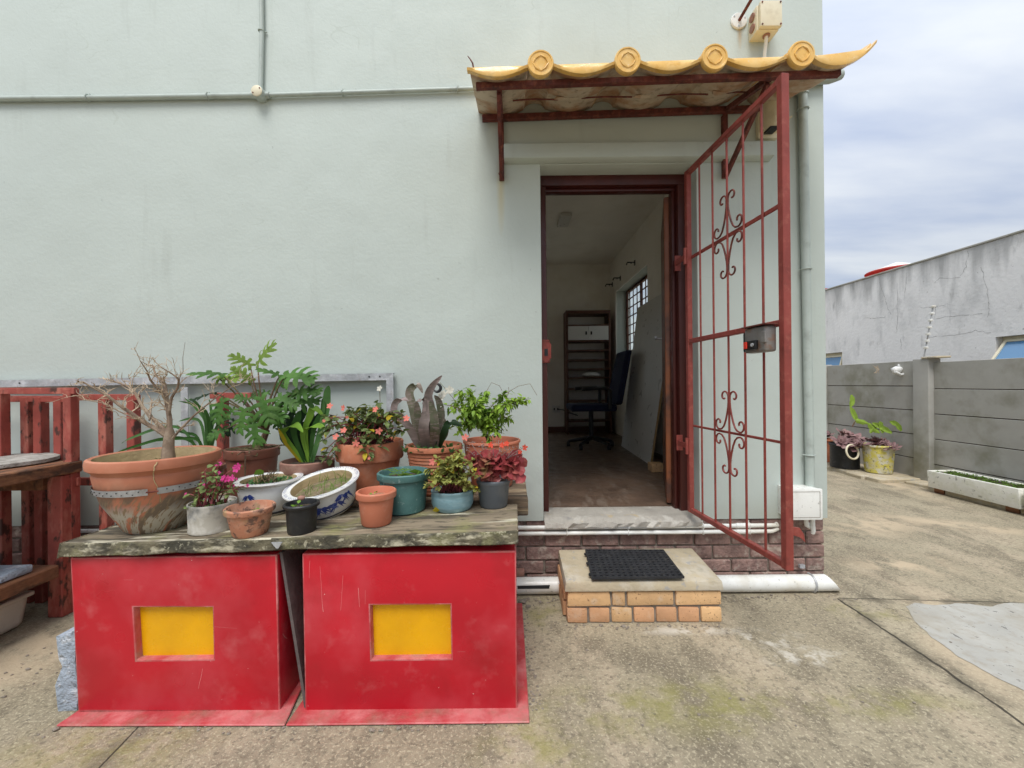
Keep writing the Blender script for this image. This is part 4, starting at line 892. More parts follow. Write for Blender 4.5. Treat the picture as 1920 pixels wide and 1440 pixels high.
# white meter box by the corner with looped conduits
eb = thing('white_meter_box', (1.70, 0, .45), 'old white electrical box low on the wall by the house corner', 'electrical box')
X0, X1, Z0, Z1 = 1.632, 1.812, .437, .612
MB().box((X0, -.10, Z0), (X1, .002, Z1)).build('case', white_p, eb, bevel=.006, seg=2)
MB().hexa([(X0 - .006, -.122, Z0 - .004), (X1 + .006, -.122, Z0 - .004), (X1 + .006, -.1005, Z0 - .004), (X0 - .006, -.1005, Z0 - .004), (X0 - .006, -.122, Z1 + .004), (X1 + .006, -.122, Z1 + .004), (X1 + .006, -.1005, Z1 + .004), (X0 - .006, -.1005, Z1 + .004)]).build('lid', white_p, eb, bevel=.008, seg=2)
g = MB()
for (a, b) in (((X0 + .012, Z0 + .012), (X1 - .012, Z0 + .012)), ((X1 - .012, Z0 + .012), (X1 - .012, Z1 - .012)), ((X1 - .012, Z1 - .012), (X0 + .012, Z1 - .012))):
    g.beam((a[0], -.1225, a[1]), (b[0], -.1225, b[1]), .0025, .0012, (0, 1, 0))
g.build('lid_groove', mortar, eb)
for (x, dx) in ((X1 - .05, .018), (X1 - .012, .002)):
    pts = [(x, -.06, Z0 + .005), (x, -.06, Z0 - .03), (x + .006, -.056, Z0 - .055), (x + dx + .012, -.045, Z0 - .07), (x + dx + .03, -.02, Z0 - .068), (x + dx + .034, .03, Z0 - .062)]
    if dx < .01: pts = [(x, -.06, Z0 + .005), (x, -.062, Z0 - .05), (x + .006, -.058, Z0 - .09), (x + .008, -.05, Z0 - .105)]
    MB().tube(pts, .0125, 10).build('conduit_tail', white_p, eb, smooth=True)
# cream junction box high up, its cable
c = P(1436, 40, 2.44)
jb = thing('cream_junction_box', (c.x, 0, c.z - .08), 'square cream junction box high on the wall above the canopy', 'junction box')
MB().box((c.x - .07, -.085, c.z - .075), (c.x + .062, .002, c.z + .075)).build('case', cream_p, jb, bevel=.006, seg=2)
MB().box((c.x - .062, -.110, c.z - .07), (c.x + .066, -.0855, c.z + .08)).build('lid', cream_p, jb, bevel=.005, seg=2)
for dx in (-.052, .056):
    for dz in (-.06, .07): MB().tube([(c.x + dx, -.110, c.z + dz), (c.x + dx, -.1135, c.z + dz)], .005, 8).build('screw', rust, jb)
for dz in (-.03, .035): MB().tube([(c.x - .0695, -.045, c.z + dz), (c.x - .078, -.045, c.z + dz)], .024, 14).build('grommet', brown_gr, jb, smooth=True)
MB().tube([(c.x + .008, -.05, c.z - .074), (c.x + .008, -.05, c.z - .084)], .020, 14).build('grommet', brown_gr, jb, smooth=True)
MB().tube([(c.x + .008, -.05, c.z - .08), (c.x + .008, -.046, c.z - .12), (c.x + .012, -.025, c.z - .17), (c.x + .012, -.02, c.z - .34)], .010, 8).build('cable', white_p, jb, smooth=True)
MB().box((c.x - .006, -.032, c.z - .215), (c.x + .030, -.001, c.z - .19)).build('cable_clip', white_p, jb, bevel=.003)
# rusty rod on a white rose plate
c = P(1386, 38, 2.49)
rd = thing('rusty_wall_rod', (c.x, 0, c.z), 'rusty rod sticking out of a round white wall plate', 'rod')
MB().lathe((c.x, 0, c.z), [(.050, .001), (.050, .008), (.046, .012), (.0001, .013)], 28, M90).build('plate', white_p, rd, smooth=True, ang=40)
MB().tube([(c.x, -.01, c.z), (c.x + .012, -.25, c.z + .035), (c.x + .03, -.52, c.z + .06)], .0095, 10).build('rod', rust, rd, smooth=True)
for an in (0.4, 2.5, 4.6): MB().tube([(c.x + .038 * math.cos(an), -.010, c.z + .038 * math.sin(an)), (c.x + .038 * math.cos(an), -.0145, c.z + .038 * math.sin(an))], .005, 8).build('screw', steel, rd)
# cream wall lamp half behind the gate
c = P(1443, 220, 2.44)
wlmp = thing('cream_wall_unit', (c.x, 0, c.z - .1), 'cream plastic wall unit with a rounded cover behind the gate top', 'wall unit')
g = MB(); g.box((c.x - .05, -.03, c.z - .105), (c.x + .075, .002, c.z + .10)); g.build('back_plate', cream_p, wlmp, bevel=.006, seg=2)
g = MB()
pr_ = [(c.x - .045 + .11 * k / 10, -.0305 - .075 * math.sin(math.pi * (k / 10)) ** .6, 0) for k in range(11)]
g.prism([(x, y, c.z - .075) for x, y, _ in pr_], (0, 0, .165)); g.build('cover', cream_p, wlmp, smooth=True, ang=50)
MB().box((c.x - .02, -.098, c.z - .088), (c.x + .03, -.035, c.z - .0755)).build('vent', dark, wlmp)
MB().hexa([(c.x + .076, -.05, c.z - .03), (c.x + .13, -.07, c.z - .005), (c.x + .13, -.03, c.z - .005), (c.x + .076, -.02, c.z - .03), (c.x + .076, -.05, c.z - .015), (c.x + .13, -.07, c.z + .004), (c.x + .13, -.03, c.z + .004), (c.x + .076, -.02, c.z - .015)]).build('side_tab', cream_p, wlmp)

# ================================================================== STEP AND MAT
SXa, SXb, SYf = .270, 1.083, -.392
st = thing('brick_step', (.68, -.2, 0), 'yellow brick doorstep with a cement top below the doorway', 'step')
core = MB().box((SXa + .010, SYf + .010, -.02), (SXb - .010, .004, .170)).build('core', mortar, st)
def stp(l, w, h, m, seed):
    g = MB(); g.box((-l / 2, -w / 2, -h / 2), (l / 2, w / 2, h / 2)); return g.build('brick', m, st, bevel=.008, seg=2, wobble=(.005, 14 + seed), off=(0, 0, 0))
rn = random.Random(21)
def lay(z, xs_, mlist, h=.074):
    x = SXa
    for i, l in enumerate(xs_):
        b = stp(l - .012, .05, h, mlist[i % len(mlist)], i + int(z * 90)); b.location = V((x + l / 2, SYf + .024 + rn.uniform(-.003, .003), z)) - WORLD[st.name]; x += l
tot = SXb - SXa
lay(.128, [tot * .29, tot * .095, tot * .31, tot * .305], [brick_new])
lay(.042, [tot / 7] * 7, [brick_pink, brick_pink, brick_new, brick_pink])
for z in (.042, .128):
    for (x, s) in ((SXa + .018, 1), (SXb - .018, -1)):
        for k, (y0, y1) in enumerate(((SYf + .062, -.19), (-.178, -.06)) if z < .1 else ((SYf + .062, -.27), (-.258, -.06))):
            b = stp(.05, y1 - y0, .074, brick_pink, k + 31); b.location = V((x, (y0 + y1) / 2, z)) - WORLD[st.name]
g = MB(); yA = SYf - .012
g.hexa([(SXa - .006, yA, .169), (SXb + .004, yA, .169), (SXb + .012, -.012, .169), (SXa + .004, -.012, .169), (SXa, yA + .006, .222), (SXb - .002, yA + .006, .219), (SXb + .016, -.10, .227), (SXa + .004, -.10, .230)])
g.v[6] = V((SXb + .010, -.012, .232)); g.v[7] = V((SXa + .004, -.012, .232))
g.build('cement_top', cement, st, bevel=.010, seg=2, wobble=(.006, 9))
# rubber mat with holes
ma = [PZ(1111, 1086, .236), PZ(1281, 1084, .236), PZ(1243, 1034, .241), PZ(1099, 1034, .241)]
mt = thing('rubber_mat', (ma[0] + ma[2]) / 2, 'black rubber mat with rows of holes on the doorstep', 'mat')
bil = lambda s, t, z: ma[0].lerp(ma[1], s).lerp(ma[3].lerp(ma[2], s), t) + V((0, 0, z))
MB().hexa([bil(.005, .01, -.004), bil(.995, .01, -.004), bil(.995, .99, -.004), bil(.005, .99, -.004), bil(.005, .01, .0), bil(.995, .01, .0), bil(.995, .99, .0), bil(.005, .99, .0)]).build('base', dark, mt)
g = MB(); nx, ny = 15, 11
for i in range(nx + 1):
    s = i / nx; w = .017 if 0 < i < nx else .012
    g.hexa([bil(s - w, -.01, .0005), bil(s + w, -.01, .0005), bil(s + w, 1.01, .0005), bil(s - w, 1.01, .0005), bil(s - w, -.01, .010), bil(s + w, -.01, .010), bil(s + w, 1.01, .010), bil(s - w, 1.01, .010)])
for j in range(ny + 1):
    t = j / ny; w = .024 if 0 < j < ny else .016
    g.hexa([bil(-.01, t - w, .0005), bil(1.01, t - w, .0005), bil(1.01, t + w, .0005), bil(-.01, t + w, .0005), bil(-.01, t - w, .0112), bil(1.01, t - w, .0112), bil(1.01, t + w, .0112), bil(-.01, t + w, .0112)])
for t in (.12, .5, .86): q = bil(-.015, t, .004); g.lathe(q, [(.010, -.004), (.010, .005)], 10)
g.build('lattice', rubber, mt)
# bits of mortar beside the step
for k, (u, v, s) in enumerate(((978, 1128, .022), (990, 1136, .014))):
    q = PZ(u, v, .008); tag(MB().ico(q, s, 1, .3, (1.2, .9, .5), k).build('mortar_crumb', mortar, off=q), ('larger' if k == 0 else 'smaller') + ' grey mortar crumb on the ground between the red box and the step', 'rubble')

# ================================================================== RED BOXES, BOARDS, PLANKS
def red_plinth(tl, tr, br, bl, rec, yel, plate, y_back, label):
    d0 = 1.55; y0 = d0 - 2.5
    c4 = [P(*q, d0) for q in (bl, br, tr, tl)]
    t = thing('red_plinth_box', ((c4[0].x + c4[1].x) / 2, y0 + .3, 0), label, 'plinth box', 'red plinth boxes')
    r4 = [P(*q, d0) for q in rec]     # bl br tr tl of the recess
    g = MB(); D = .030
    vs = c4 + r4 + [p + V((0, D, 0)) for p in r4] + [p + V((0, .62, 0)) for p in c4]
    fs = [(0, 1, 5, 4), (1, 2, 6, 5), (2, 3, 7, 6), (3, 0, 4, 7)]
    fs += [(4, 5, 9, 8), (5, 6, 10, 9), (6, 7, 11, 10), (7, 4, 8, 11), (8, 9, 10, 11)]
    fs += [(0, 3, 15, 12), (1, 13, 14, 2), (3, 2, 14, 15), (0, 12, 13, 1), (12, 15, 14, 13)]
    g.add(vs, fs); body = g.build('body', [red_box, red_worn], t, bevel=.006, seg=2)
    for p_ in body.data.polygons: p_.material_index = 1 if p_.area < .006 else 0
    yp = [P(*q, d0) + V((0, D - .004, 0)) for q in rec]
    ce = sum(yp, V()) / 4
    g = MB(); g.prism([ce + (p - ce) * .995 for p in yp], (0, .003, 0)); g.build('yellow_panel', yellow_m, body)
    pp = [PZ(*q, .016) for q in plate]
    g = MB(); g.hexa([V((p.x, p.y, .003)) for p in pp] + [V((p.x, p.y, .017 - (.006 if i < 2 else 0))) for i, p in enumerate(pp)]); g.build('base_plate', red_worn, t, bevel=.003, wobble=(.003, 5))
    return t
red_plinth((131, 1046), (519, 1040), (525, 1334), (146, 1334), [(266 - 10, 1238), (400, 1236), (398, 1139), (250, 1139)], None, [(104, 1357), (534, 1356), (578, 1262), (250, 1262)], -.33, 'left red box with an inset yellow panel under the plank')
red_plinth((566, 1038), (968, 1033), (970, 1333), (572, 1334), [(697, 1237), (846, 1235), (844, 1134), (694, 1135)], None, [(536, 1356), (993, 1351), (979, 1130), (690, 1130)], -.33, 'right red box with an inset yellow panel next to the doorstep')
g = MB(); a, b = P(524, 1036, 1.56), P(571, 1330, 1.56)
g.hexa([b, b + V((.011, 0, 0)), b + V((.02, .66, 0)), b + V((.009, .66, 0)), a, a + V((.011, 0, 0)), a + V((.02, .66, 0)), a + V((.009, .66, 0))])
tag(g.build('dark_sheet', board_dk, off=b), 'thin dark sheet leaning between the two red boxes', 'board')
q = PZ(130, 1331, 0)
g = MB(); zs = [0, .10, .17, .20, .29, .31]; ws = [.0, -.004, .012, .002, -.008, .012]
a, b = P(124, 1331, 1.58), P(113, 1182, 1.58)
vs = []
for z, w in zip(zs, ws):
    xl = a.x - .022 + w; vs += [(xl, -.93, z), (-1.702 if z > .1 else -1.695, -.93, z), (-1.702, -.74, z), (xl + .01, -.74, z)]
vs[-4] = (vs[-4][0] + .01, -.93, .295)
fs = [(3, 2, 1, 0), (20, 21, 22, 23)]
for i in range(5):
    for k in range(4): fs.append((4 * i + k, 4 * i + (k + 1) % 4, 4 * i + 4 + (k + 1) % 4, 4 * i + 4 + k))
g.add(vs, fs); tag(g.build('concrete_chunk', stone_blue, off=(-1.73, -.85, 0), bevel=.008, seg=2, wobble=(.006, 22)), 'rough blue grey concrete chunk standing beside the left red box', 'concrete block')
# planks
d_f = 1.528
fl, frr = P(112, 1022, d_f), P(972, 997, d_f)
pz = lambda x: fl.z + (frr.z - fl.z) * (x - fl.x) / (frr.x - fl.x)
def plank(name, xa, xb, ya, yb, lift, th, m, label, n=24, seed=0):
    g = MB(); rn = random.Random(seed); rows = []
    for i in range(n + 1):
        x = xa + (xb - xa) * i / n; z = pz(x) + lift; jf, jt = rn.uniform(-.006, .004), rn.uniform(-.002, .002)
        rows.append([(x, ya + jf, z - th + rn.uniform(-.004, .003)), (x, yb, z - th), (x, yb + rn.uniform(-.003, .003), z + jt), (x, ya + .35 * (yb - ya), z + rn.uniform(-.002, .002)), (x, ya + jf + .006 + rn.uniform(0, .006), z + jt)])
    k = 5; vs = [p for r in rows for p in r]; fs = []
    for i in range(n):
        for j in range(k): fs.append((k * i + j, k * i + (j + 1) % k, k * i + k + (j + 1) % k, k * i + k + j))
    fs += [tuple(range(k)), tuple(k * n + j for j in range(k))]
    g.add(vs, fs)
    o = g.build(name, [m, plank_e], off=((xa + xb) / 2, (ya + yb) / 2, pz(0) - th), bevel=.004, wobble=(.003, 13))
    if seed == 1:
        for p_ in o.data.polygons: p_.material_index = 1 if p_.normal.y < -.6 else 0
    else:
        for p_ in o.data.polygons: p_.material_index = 0
    return tag(o, label, 'plank', 'planks across the red boxes')
YP0 = d_f - 2.5
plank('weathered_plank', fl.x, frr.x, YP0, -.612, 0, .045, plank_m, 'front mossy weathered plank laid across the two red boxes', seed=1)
plank('weathered_plank', -1.69, .070, -.600, -.20, .012, .075, plank_b, 'rear dark grained plank under the back row of pots', seed=2)
# lead patch on front plank edge
g = MB(); q = P(519, 1018, d_f - .012); g.add([q + V((-.022, .012, .006)), q + V((0, .03, .014)), q + V((.022, .012, .006)), q + V((.004, -.001, -.018))], [(0, 1, 2, 3)])
g.v = []; g.f = []; g.m = []
g.prism([q + V((-.020, -.002, .002)), q + V((.020, -.002, .002)), q + V((.006, -.002, -.020)), q + V((-.002, -.002, -.020))], (0, .006, 0)); tag(g.build('lead_patch', steel, off=q), 'small grey metal flap folded over the front edge of the front plank', 'metal patch')

# ================================================================== LEFT CLUTTER
fr = thing('metal_frame', P(340, 720, 2.44), 'galvanised angle iron frame leaning along the wall behind the pots', 'frame')
a, b = P(-80, 721, 2.45), P(737, 706, 2.45)
def rail(nm, p, q, w=.042, t=.006):
    MB().beam(p, q, t, w, (0, 0, 1)).build(nm, steel, fr) if abs((q - p).z) < .5 else MB().beam(p, q, w, t, (0, 1, 0)).build(nm, steel, fr)
rail('top_rail', a, b); MB().beam(a + V((0, .018, .018)), b + V((0, .018, .018)), .036, .005, (0, 0, 1)).build('flange', steel, fr)
for (u, v0) in ((731, 712), (346, 726), (-60, 730)):
    p = P(u, v0, 2.447); rail('leg', p, V((p.x, p.y, .02)))
for u in (36, 692, 712): 
    q = P(u, 719 - .0184 * u, 2.444); MB().tube([q, q + V((0, .001, 0))], .005, 8).build('bolt_hole', dark, fr)
def stand(u_posts, rail_v, rail_uv, d, zb, label, low_v=None, wpost=.046, dep=.050):
    c = P(sum(u_posts) / len(u_posts), 1000, d)
    t = thing('red_stand', (c.x, c.y, 0), label, 'stand', 'red painted stands by the wall')
    za = P(0, rail_v, d).z
    def zr(u): return P(u, rail_v + (0 - u) * .010 * 0 + 0, d).z
    for u in u_posts:
        p = P(u, rail_v, d); MB().box((p.x - wpost / 2, p.y, zb), (p.x + wpost / 2, p.y + dep, p.z - .001)).build('post', old_red, t, bevel=.003, wobble=(.003, 6))
    p, q = P(rail_uv[0], rail_v + 4, d), P(rail_uv[1], rail_v + 4, d)
    MB().beam(V((p.x, p.y + .012, p.z)), V((q.x, q.y + .012, q.z)), .02, .036).build('top_rail', old_red, t, bevel=.002)
    if low_v:
        p, q = P(rail_uv[0], low_v, d), P(rail_uv[1], low_v, d)
        MB().beam(V((p.x, p.y + .03, p.z)), V((q.x, q.y + .03, q.z)), .02, .045).build('lower_rail', old_red, t, bevel=.002)
    return t
stand([-8, 124], 729, (-60, 138), 2.26, 0, 'nearer red painted stand with peeling posts behind the brown table', 905)
stand([44, 68, 106], 744, (-60, 118), 2.36, 0, 'dull red stand with closely spaced posts nearest the wall')
stand([190, 243], 741, (135, 256), 2.34, 0, 'red peeling stand whose posts rise behind the bare bonsai', 905)
stand([412], 738, (392, 470), 2.40, 0, 'red stand mostly hidden behind the large leafy pot plant')
tb = thing('brown_table', (-2.9, -.7, 0), 'rusty brown timber table at the left edge with a lower shelf', 'table')
TX, TZ = -2.45, .838
MB().box((-3.4, -1.25, TZ - .062), (TX, -.185, TZ)).build('tabletop', rust_wood, tb, bevel=.006, wobble=(.005, 5))
for (x, y) in ((TX - .055, -.245), (TX - .055, -1.2), (-3.35, -.245), (-3.35, -1.2)):
    MB().box((x - .04, y - .045, 0), (x + .04, y + .045, TZ - .063)).build('leg', rust_wood if y < -.5 else old_red, tb, bevel=.004, wobble=(.003, 7))
MB().box((-3.4, -.30, TZ - .14), (TX - .1, -.27, TZ - .064)).build('apron', rust_wood, tb)
MB().box((-3.4, -1.3, .245), (TX + .02, -.33, .312)).build('shelf', rust_wood, tb, bevel=.006, wobble=(.006, 5))
q = V((-2.775, -.315, TZ))
tag(MB().lathe(q, [(.205, .002), (.222, .010), (.222, .028), (.205, .036), (.0001, .037)], 40, wob=lambda a, h: .012 * math.sin(3 * a) + .008 * math.sin(7 * a + 1)).build('stone_disc', stone_disc, off=q, smooth=True, ang=40), 'round grey stone slab lying on the brown table', 'stone slab')
q = PZ(8, 1085, .313)
tag(MB().box((q.x - .25, q.y - .06, .313), (q.x + .055, q.y + .07, .352)).build('blue_block', stone_blue, off=(q.x, q.y, .313), bevel=.01, seg=2, wobble=(.006, 16)), 'flat blue grey block on the lower shelf of the brown table', 'block')
tu = thing('white_tub', (-2.9, -.55, 0), 'shallow dirty white tub on the ground under the brown table', 'tub')
g = MB(); g.hexa([(-3.2, -.86, .003), (-2.585, -.86, .003), (-2.585, -.36, .003), (-3.2, -.36, .003), (-3.2, -.86, .165), (-2.57, -.86, .165), (-2.57, -.34, .165), (-3.2, -.34, .165)]); g.build('basin', tub_m, tu, bevel=.035, seg=4)
g = MB(); g.box((-3.2, -.87, .150), (-2.56, -.33, .175)); g.build('rim', tub_m, tu, bevel=.012, seg=3)

# ================================================================== THINGS IN THE ROOM
bs = thing('bookshelf', (1.26, 4.3, FZ), 'dark wooden bookshelf with two white cupboard doors against the back wall', 'bookshelf')
x0, x1, y0, y1, zt2 = .905, 1.60, 4.10, 4.43, 2.44
for x in (x0, x1): MB().box((x - .016, y0, FZ), (x + .016, y1, zt2)).build('side_panel', shelf_m, bs, bevel=.003)
MB().box((x0 + .0165, y0 + .002, zt2 - .055), (x1 - .0165, y1, zt2 - .001)).build('top', shelf_m, bs)
MB().box((x0 + .0165, y1 - .012, FZ + .1), (x1 - .0165, y1 - .004, zt2 - .06)).build('back_panel', plaster_in, bs)
for z in (2.185, 1.93, 1.775, 1.62, 1.47, 1.33, 1.15, .95, .62): MB().box((x0 + .0165, y0 + .004, z), (x1 - .0165, y1 - .013, z + .022)).build('shelf', shelf_m, bs)
for k, (xa, xb) in enumerate(((x0 + .02, 1.252), (1.256, x1 - .02))):
    dr = MB().box((xa, y0 + .002, 1.956), (xb, y0 + .018, 2.182)).build('cupboard_door', white_fl, bs, bevel=.002)
    xm = 1.215 if k == 0 else 1.30; MB().box((xm - .012, y0 - .012, 2.04), (xm + .012, y0 + .001, 2.095)).build('handle', dark, dr, bevel=.004)
q = V((1.30, 4.16, 1.353)); tag(MB().lathe(q, [(.09, .0), (.155, .02), (.14, .05), (.08, .075), (.0001, .085)], 28).build('white_lamp_dome', white_fl, off=q, smooth=True), 'white dome shaped lamp cover resting on the bookshelf', 'lamp cover')
oc = thing('office_chair', (1.02, 2.7, FZ), 'dark navy office chair standing inside the doorway room', 'office chair')
c = V((1.02, 2.75, 0))
MB().box((.73, 2.50, .90), (1.30, 3.02, .985)).build('seat', chair_m, oc, bevel=.035, seg=4)
g = MB(); g.hexa([(1.28, 2.48, .98), (1.36, 2.48, .98), (1.36, 3.04, .98), (1.28, 3.04, .98), (1.42, 2.52, 1.66), (1.50, 2.52, 1.66), (1.50, 3.0, 1.66), (1.42, 3.0, 1.66)]); g.build('backrest', chair_m, oc, bevel=.035, seg=4)
MB().tube([(1.02, 2.75, .55), (1.02, 2.75, .90)], .03, 12).build('column', dark, oc, smooth=True)
for y in (2.47, 3.05): MB().tube([(1.2, y, .93), (1.2, y, 1.16), (1.16, y, 1.19), (.86, y, 1.18)], .022, 8).build('armrest', dark, oc, smooth=True)
for k in range(5):
    an = 2 * math.pi * k / 5 + .3; e_ = V((1.02 + .3 * math.cos(an), 2.75 + .3 * math.sin(an), .49))
    lg = MB().tube([(1.02, 2.75, .55), e_], [.028, .018], 8).build('base_leg', dark, oc, smooth=True)
    MB().tube([e_ + V((-.02, 0, -.035)), e_ + V((.02, 0, -.035))], .034, 12).build('castor', dark, lg, smooth=True)
# sheet leaning on the right wall
wb = thing('leaning_board', (1.45, 2.2, FZ), 'large white sheet of board leaning on the room wall', 'board')
b0, b1 = PZ(1219, 872, FZ), PZ(1165, 836, FZ)
t0, t1 = V((1.672, b0.y + .02, 2.24)), V((1.672, b1.y + .02, 2.24)); o_ = V((.018, 0, .004))
g = MB(); g.hexa([b0, b0 + o_, b1 + o_, b1, t0, t0 + o_, t1 + o_, t1]); g.build('sheet', white_fl, wb)
MB().beam(b0 + V((.009, -.0025, .003)), t0 + V((.009, -.0025, 0)), .0045, .020, (1, 0, 0)).build('chipboard_edge', chip_m, wb)
q = PZ(1234, 885, FZ)
tag(MB().box((q.x - .065, q.y - .02, FZ + .001), (q.x + .05, q.y + .10, FZ + .078)).build('loose_brick', brick_new, off=(q.x, q.y, FZ), bevel=.006, seg=2), 'single loose brick on the room floor near the open door', 'brick')
for k, (u, v) in enumerate(((1190, 492), (1163, 521), (1148, 533))):
    q = PX(u, v, 1.695); lab = ('curtain rail bracket nearest the door above the window', 'middle curtain rail bracket above the window', 'curtain rail bracket in the far room corner')[k]
    g = MB(); g.tube([q + V((.004, 0, 0)), q + V((-.10, 0, 0)), q + V((-.11, 0, -.02)), q + V((-.11, 0, -.035))], .009, 8); g.tube([q + V((-.05, 0, 0)), q + V((-.05, 0, -.02))], .007, 6); g.box((q.x - .004, q.y - .018, q.z - .04), (q.x + .004, q.y + .018, q.z + .03))
    tag(g.build('curtain_bracket', dark, off=q), lab, 'curtain bracket', 'curtain brackets in the room')
q = P(1068, 410, 4.6); q = V((q.x, PZ(1068, 410, 3.30).y, 3.30))
g = MB().box((q.x - .07, q.y - .18, 3.262), (q.x + .07, q.y + .18, 3.299)); tag(g.build('ceiling_fitting', white_fl, off=q, bevel=.008, seg=2), 'small white oblong fitting on the room ceiling', 'ceiling fitting')
q = P(1042, 767, 6.97)
so = thing('wall_socket', (q.x, 4.48, q.z), 'double wall socket on the back wall of the room', 'socket')
MB().box((q.x - .06, 4.467, q.z - .06), (q.x + .075, 4.4805, q.z + .06)).build('plate', white_fl, so, bevel=.004, seg=2)
for dx in (-.025, .035): MB().box((q.x + dx - .012, 4.463, q.z - .02), (q.x + dx + .012, 4.4665, q.z + .02)).build('outlet', dark, so)
MB().tube([(q.x + .03, 4.46, q.z - .005), (q.x + .12, 4.44, q.z - .01), (q.x + .22, 4.40, q.z - .06), (q.x + .35, 4.3, q.z - .10)], .008, 6).build('cable', dark, so)

# ================================================================== SIDE YARD POTS AND PLANTERS
def pot_prof(R, h, rb, rim=.03, lip=.012, th=.010, seg=1):
    """outside up, over the rim, inside down"""
    return [(rb * .92, 0), (rb, .006), (rb + (R - lip - rb) * .97, h - rim - .002), (R - .002, h - rim + .002), (R, h - rim + .006), (R, h - .004), (R - .004, h), (R - th, h), (R - th - .003, h - .008), (max(rb - th, .01), .02), (.0001, .02)]
def foam(name, y0, y1, label, seed):
    t = thing(name, (4.77, (y0 + y1) / 2, .05), label, 'planter', 'white foam planters')
    xa, xb, z0, z1, w = 4.615, 4.915, .055, .245, .03
    g = MB()
    vs = [(xa + .012, y0, z0), (xb, y0, z0), (xb, y1, z0), (xa + .012, y1, z0), (xa, y0, z1), (xb, y0, z1), (xb, y1, z1), (xa, y1, z1),
          (xa + w, y0 + w, z1), (xb - w, y0 + w, z1), (xb - w, y1 - w, z1), (xa + w, y1 - w, z1), (xa + w, y0 + w, z1 - .06), (xb - w, y0 + w, z1 - .06), (xb - w, y1 - w, z1 - .06), (xa + w, y1 - w, z1 - .06)]
    fs = [(3, 2, 1, 0), (0, 1, 5, 4), (1, 2, 6, 5), (2, 3, 7, 6), (3, 0, 4, 7), (4, 5, 9, 8), (5, 6, 10, 9), (6, 7, 11, 10), (7, 4, 8, 11), (8, 9, 13, 12), (9, 10, 14, 13), (10, 11, 15, 14), (11, 8, 12, 15), (12, 13, 14, 15)]
    g.add(vs, fs); g.build('trough', styro, t, bevel=.010, seg=2, wobble=(.006, 14))
    MB().box((xa + w + .003, y0 + w + .003, z1 - .058), (xb - w - .003, y1 - w - .003, z1 - .018)).build('soil', soil, t)
    g = MB(); g.open = True; rn = random.Random(seed)
    for k in range(520):
        p = V((rn.uniform(xa + w, xb - w), rn.uniform(y0 + w, y1 - w), z1 - .02)); d = V((rn.uniform(-1, 1), rn.uniform(-1, 1), rn.uniform(.4, 1.3))).normalized() * rn.uniform(.02, .045)
        g.blade([p, p + d * .6, p + d + V((0, 0, -.006))], [.004, .006, .0006], d.orthogonal())
    tag(g.build('ground_cover', moss, t), kind='stuff'); return t
foam('foam_planter', 1.20, 2.02, 'long white foam planter of low greens at the foot of the boundary wall', 3)
foam('foam_planter', .36, 1.17, 'white foam planter cut off by the right edge of the picture', 4)
for k, (x, y) in enumerate(((4.70, 1.95), (4.70, 1.3), (4.70, .5))):
    tag(MB().box((x - .03, y - .05, .001), (x + .2, y + .05, .054)).build('support_block', rust_wood, off=(x, y, 0), bevel=.005), ('far timber block propping the long foam planter', 'near timber block propping the long foam planter', 'timber block propping the cut off foam planter')[k], 'block', 'planter props')
def rosette(g, c, R, n, rn, up=(0, 0, 1), w=.32, th=1.0):
    U_ = V(up).normalized(); a = U_.orthogonal(); b = U_.cross(a)
    for k in range(n):
        an = k * 2.4 + rn.uniform(-.2, .2); f = (k + .5) / n; L = R * (.35 + .65 * f); elv = 1.15 - 1.0 * f
        d = (a * math.cos(an) + b * math.sin(an)); e1 = d * math.cos(elv) + U_ * math.sin(elv)
        sd_ = U_.cross(d)
        g.blade([c, c + e1 * L * .45, c + e1 * L * .8 + U_ * L * .05, c + e1 * L + U_ * L * .12], [L * w * .35, L * w * .8, L * w, L * w * .25], sd_, .25)
    return g
def yard_pot(name, x, y, R, h, rb, m, label, z0=.05):
    t = thing(name, (x, y, z0), label, 'potted plant')
    MB().lathe((x, y, z0), pot_prof(R, h, rb), 28).build('pot', m, t, smooth=True, ang=45)
    MB().lathe((x, y, z0 + h - .03), [(R - .014, 0), (R * .5, .006), (.0001, .008)], 20).build('soil', soil, t)
    return t
t = yard_pot('potted_succulent', 4.78, 2.80, .178, .365, .140, bucket_m, 'purple succulents in a yellowish white bucket beside the wall post')
rn = random.Random(6); g = MB(); g.open = True
for k in range(13):
    an, rr_ = rn.uniform(0, 6.28), rn.uniform(.0, .20); c = V((4.74 + rr_ * math.cos(an) * 1.1, 2.78 + rr_ * math.sin(an), .42 + rn.uniform(-.02, .06) - rr_ * .25))
    rosette(g, c, rn.uniform(.07, .11), 16, rn, (rn.uniform(-.5, .5), rn.uniform(-.7, .1), 1))
g.build('rosettes', succ_pur, t)
g = MB(); seg_ = [[(1690, 808), (1680, 795), (1668, 790)], [(1672, 812), (1650, 800), (1635, 793)], [(1632, 812), (1640, 800), (1650, 795)], [(1655, 812), (1651, 798), (1649, 790)], [(1605, 788), (1612, 790), (1628, 794)], [(1628, 794), (1637, 803), (1650, 812)]]
for pts in seg_:
    ps = [P(*q, 5.20) for q in pts]; g.blade([ps[0], ps[0].lerp(ps[1], .5), ps[1], ps[1].lerp(ps[2], .5), ps[2]], [.012, .034, .028, .032, .008], AX_U + AX_R * .3, .3)
for (pts, d) in (([(1594, 763), (1597, 752), (1596, 740)], 5.25), ([(1606, 789), (1600, 777), (1594, 763)], 5.25)):
    ps = [P(*q, d) for q in pts]; g.blade([ps[0], ps[0].lerp(ps[1], .5), ps[1], ps[1].lerp(ps[2], .5), ps[2]], [.010, .032, .034, .032, .01], AX_R, .35)
g.open = True; g.build('flat_stem', cact, t)
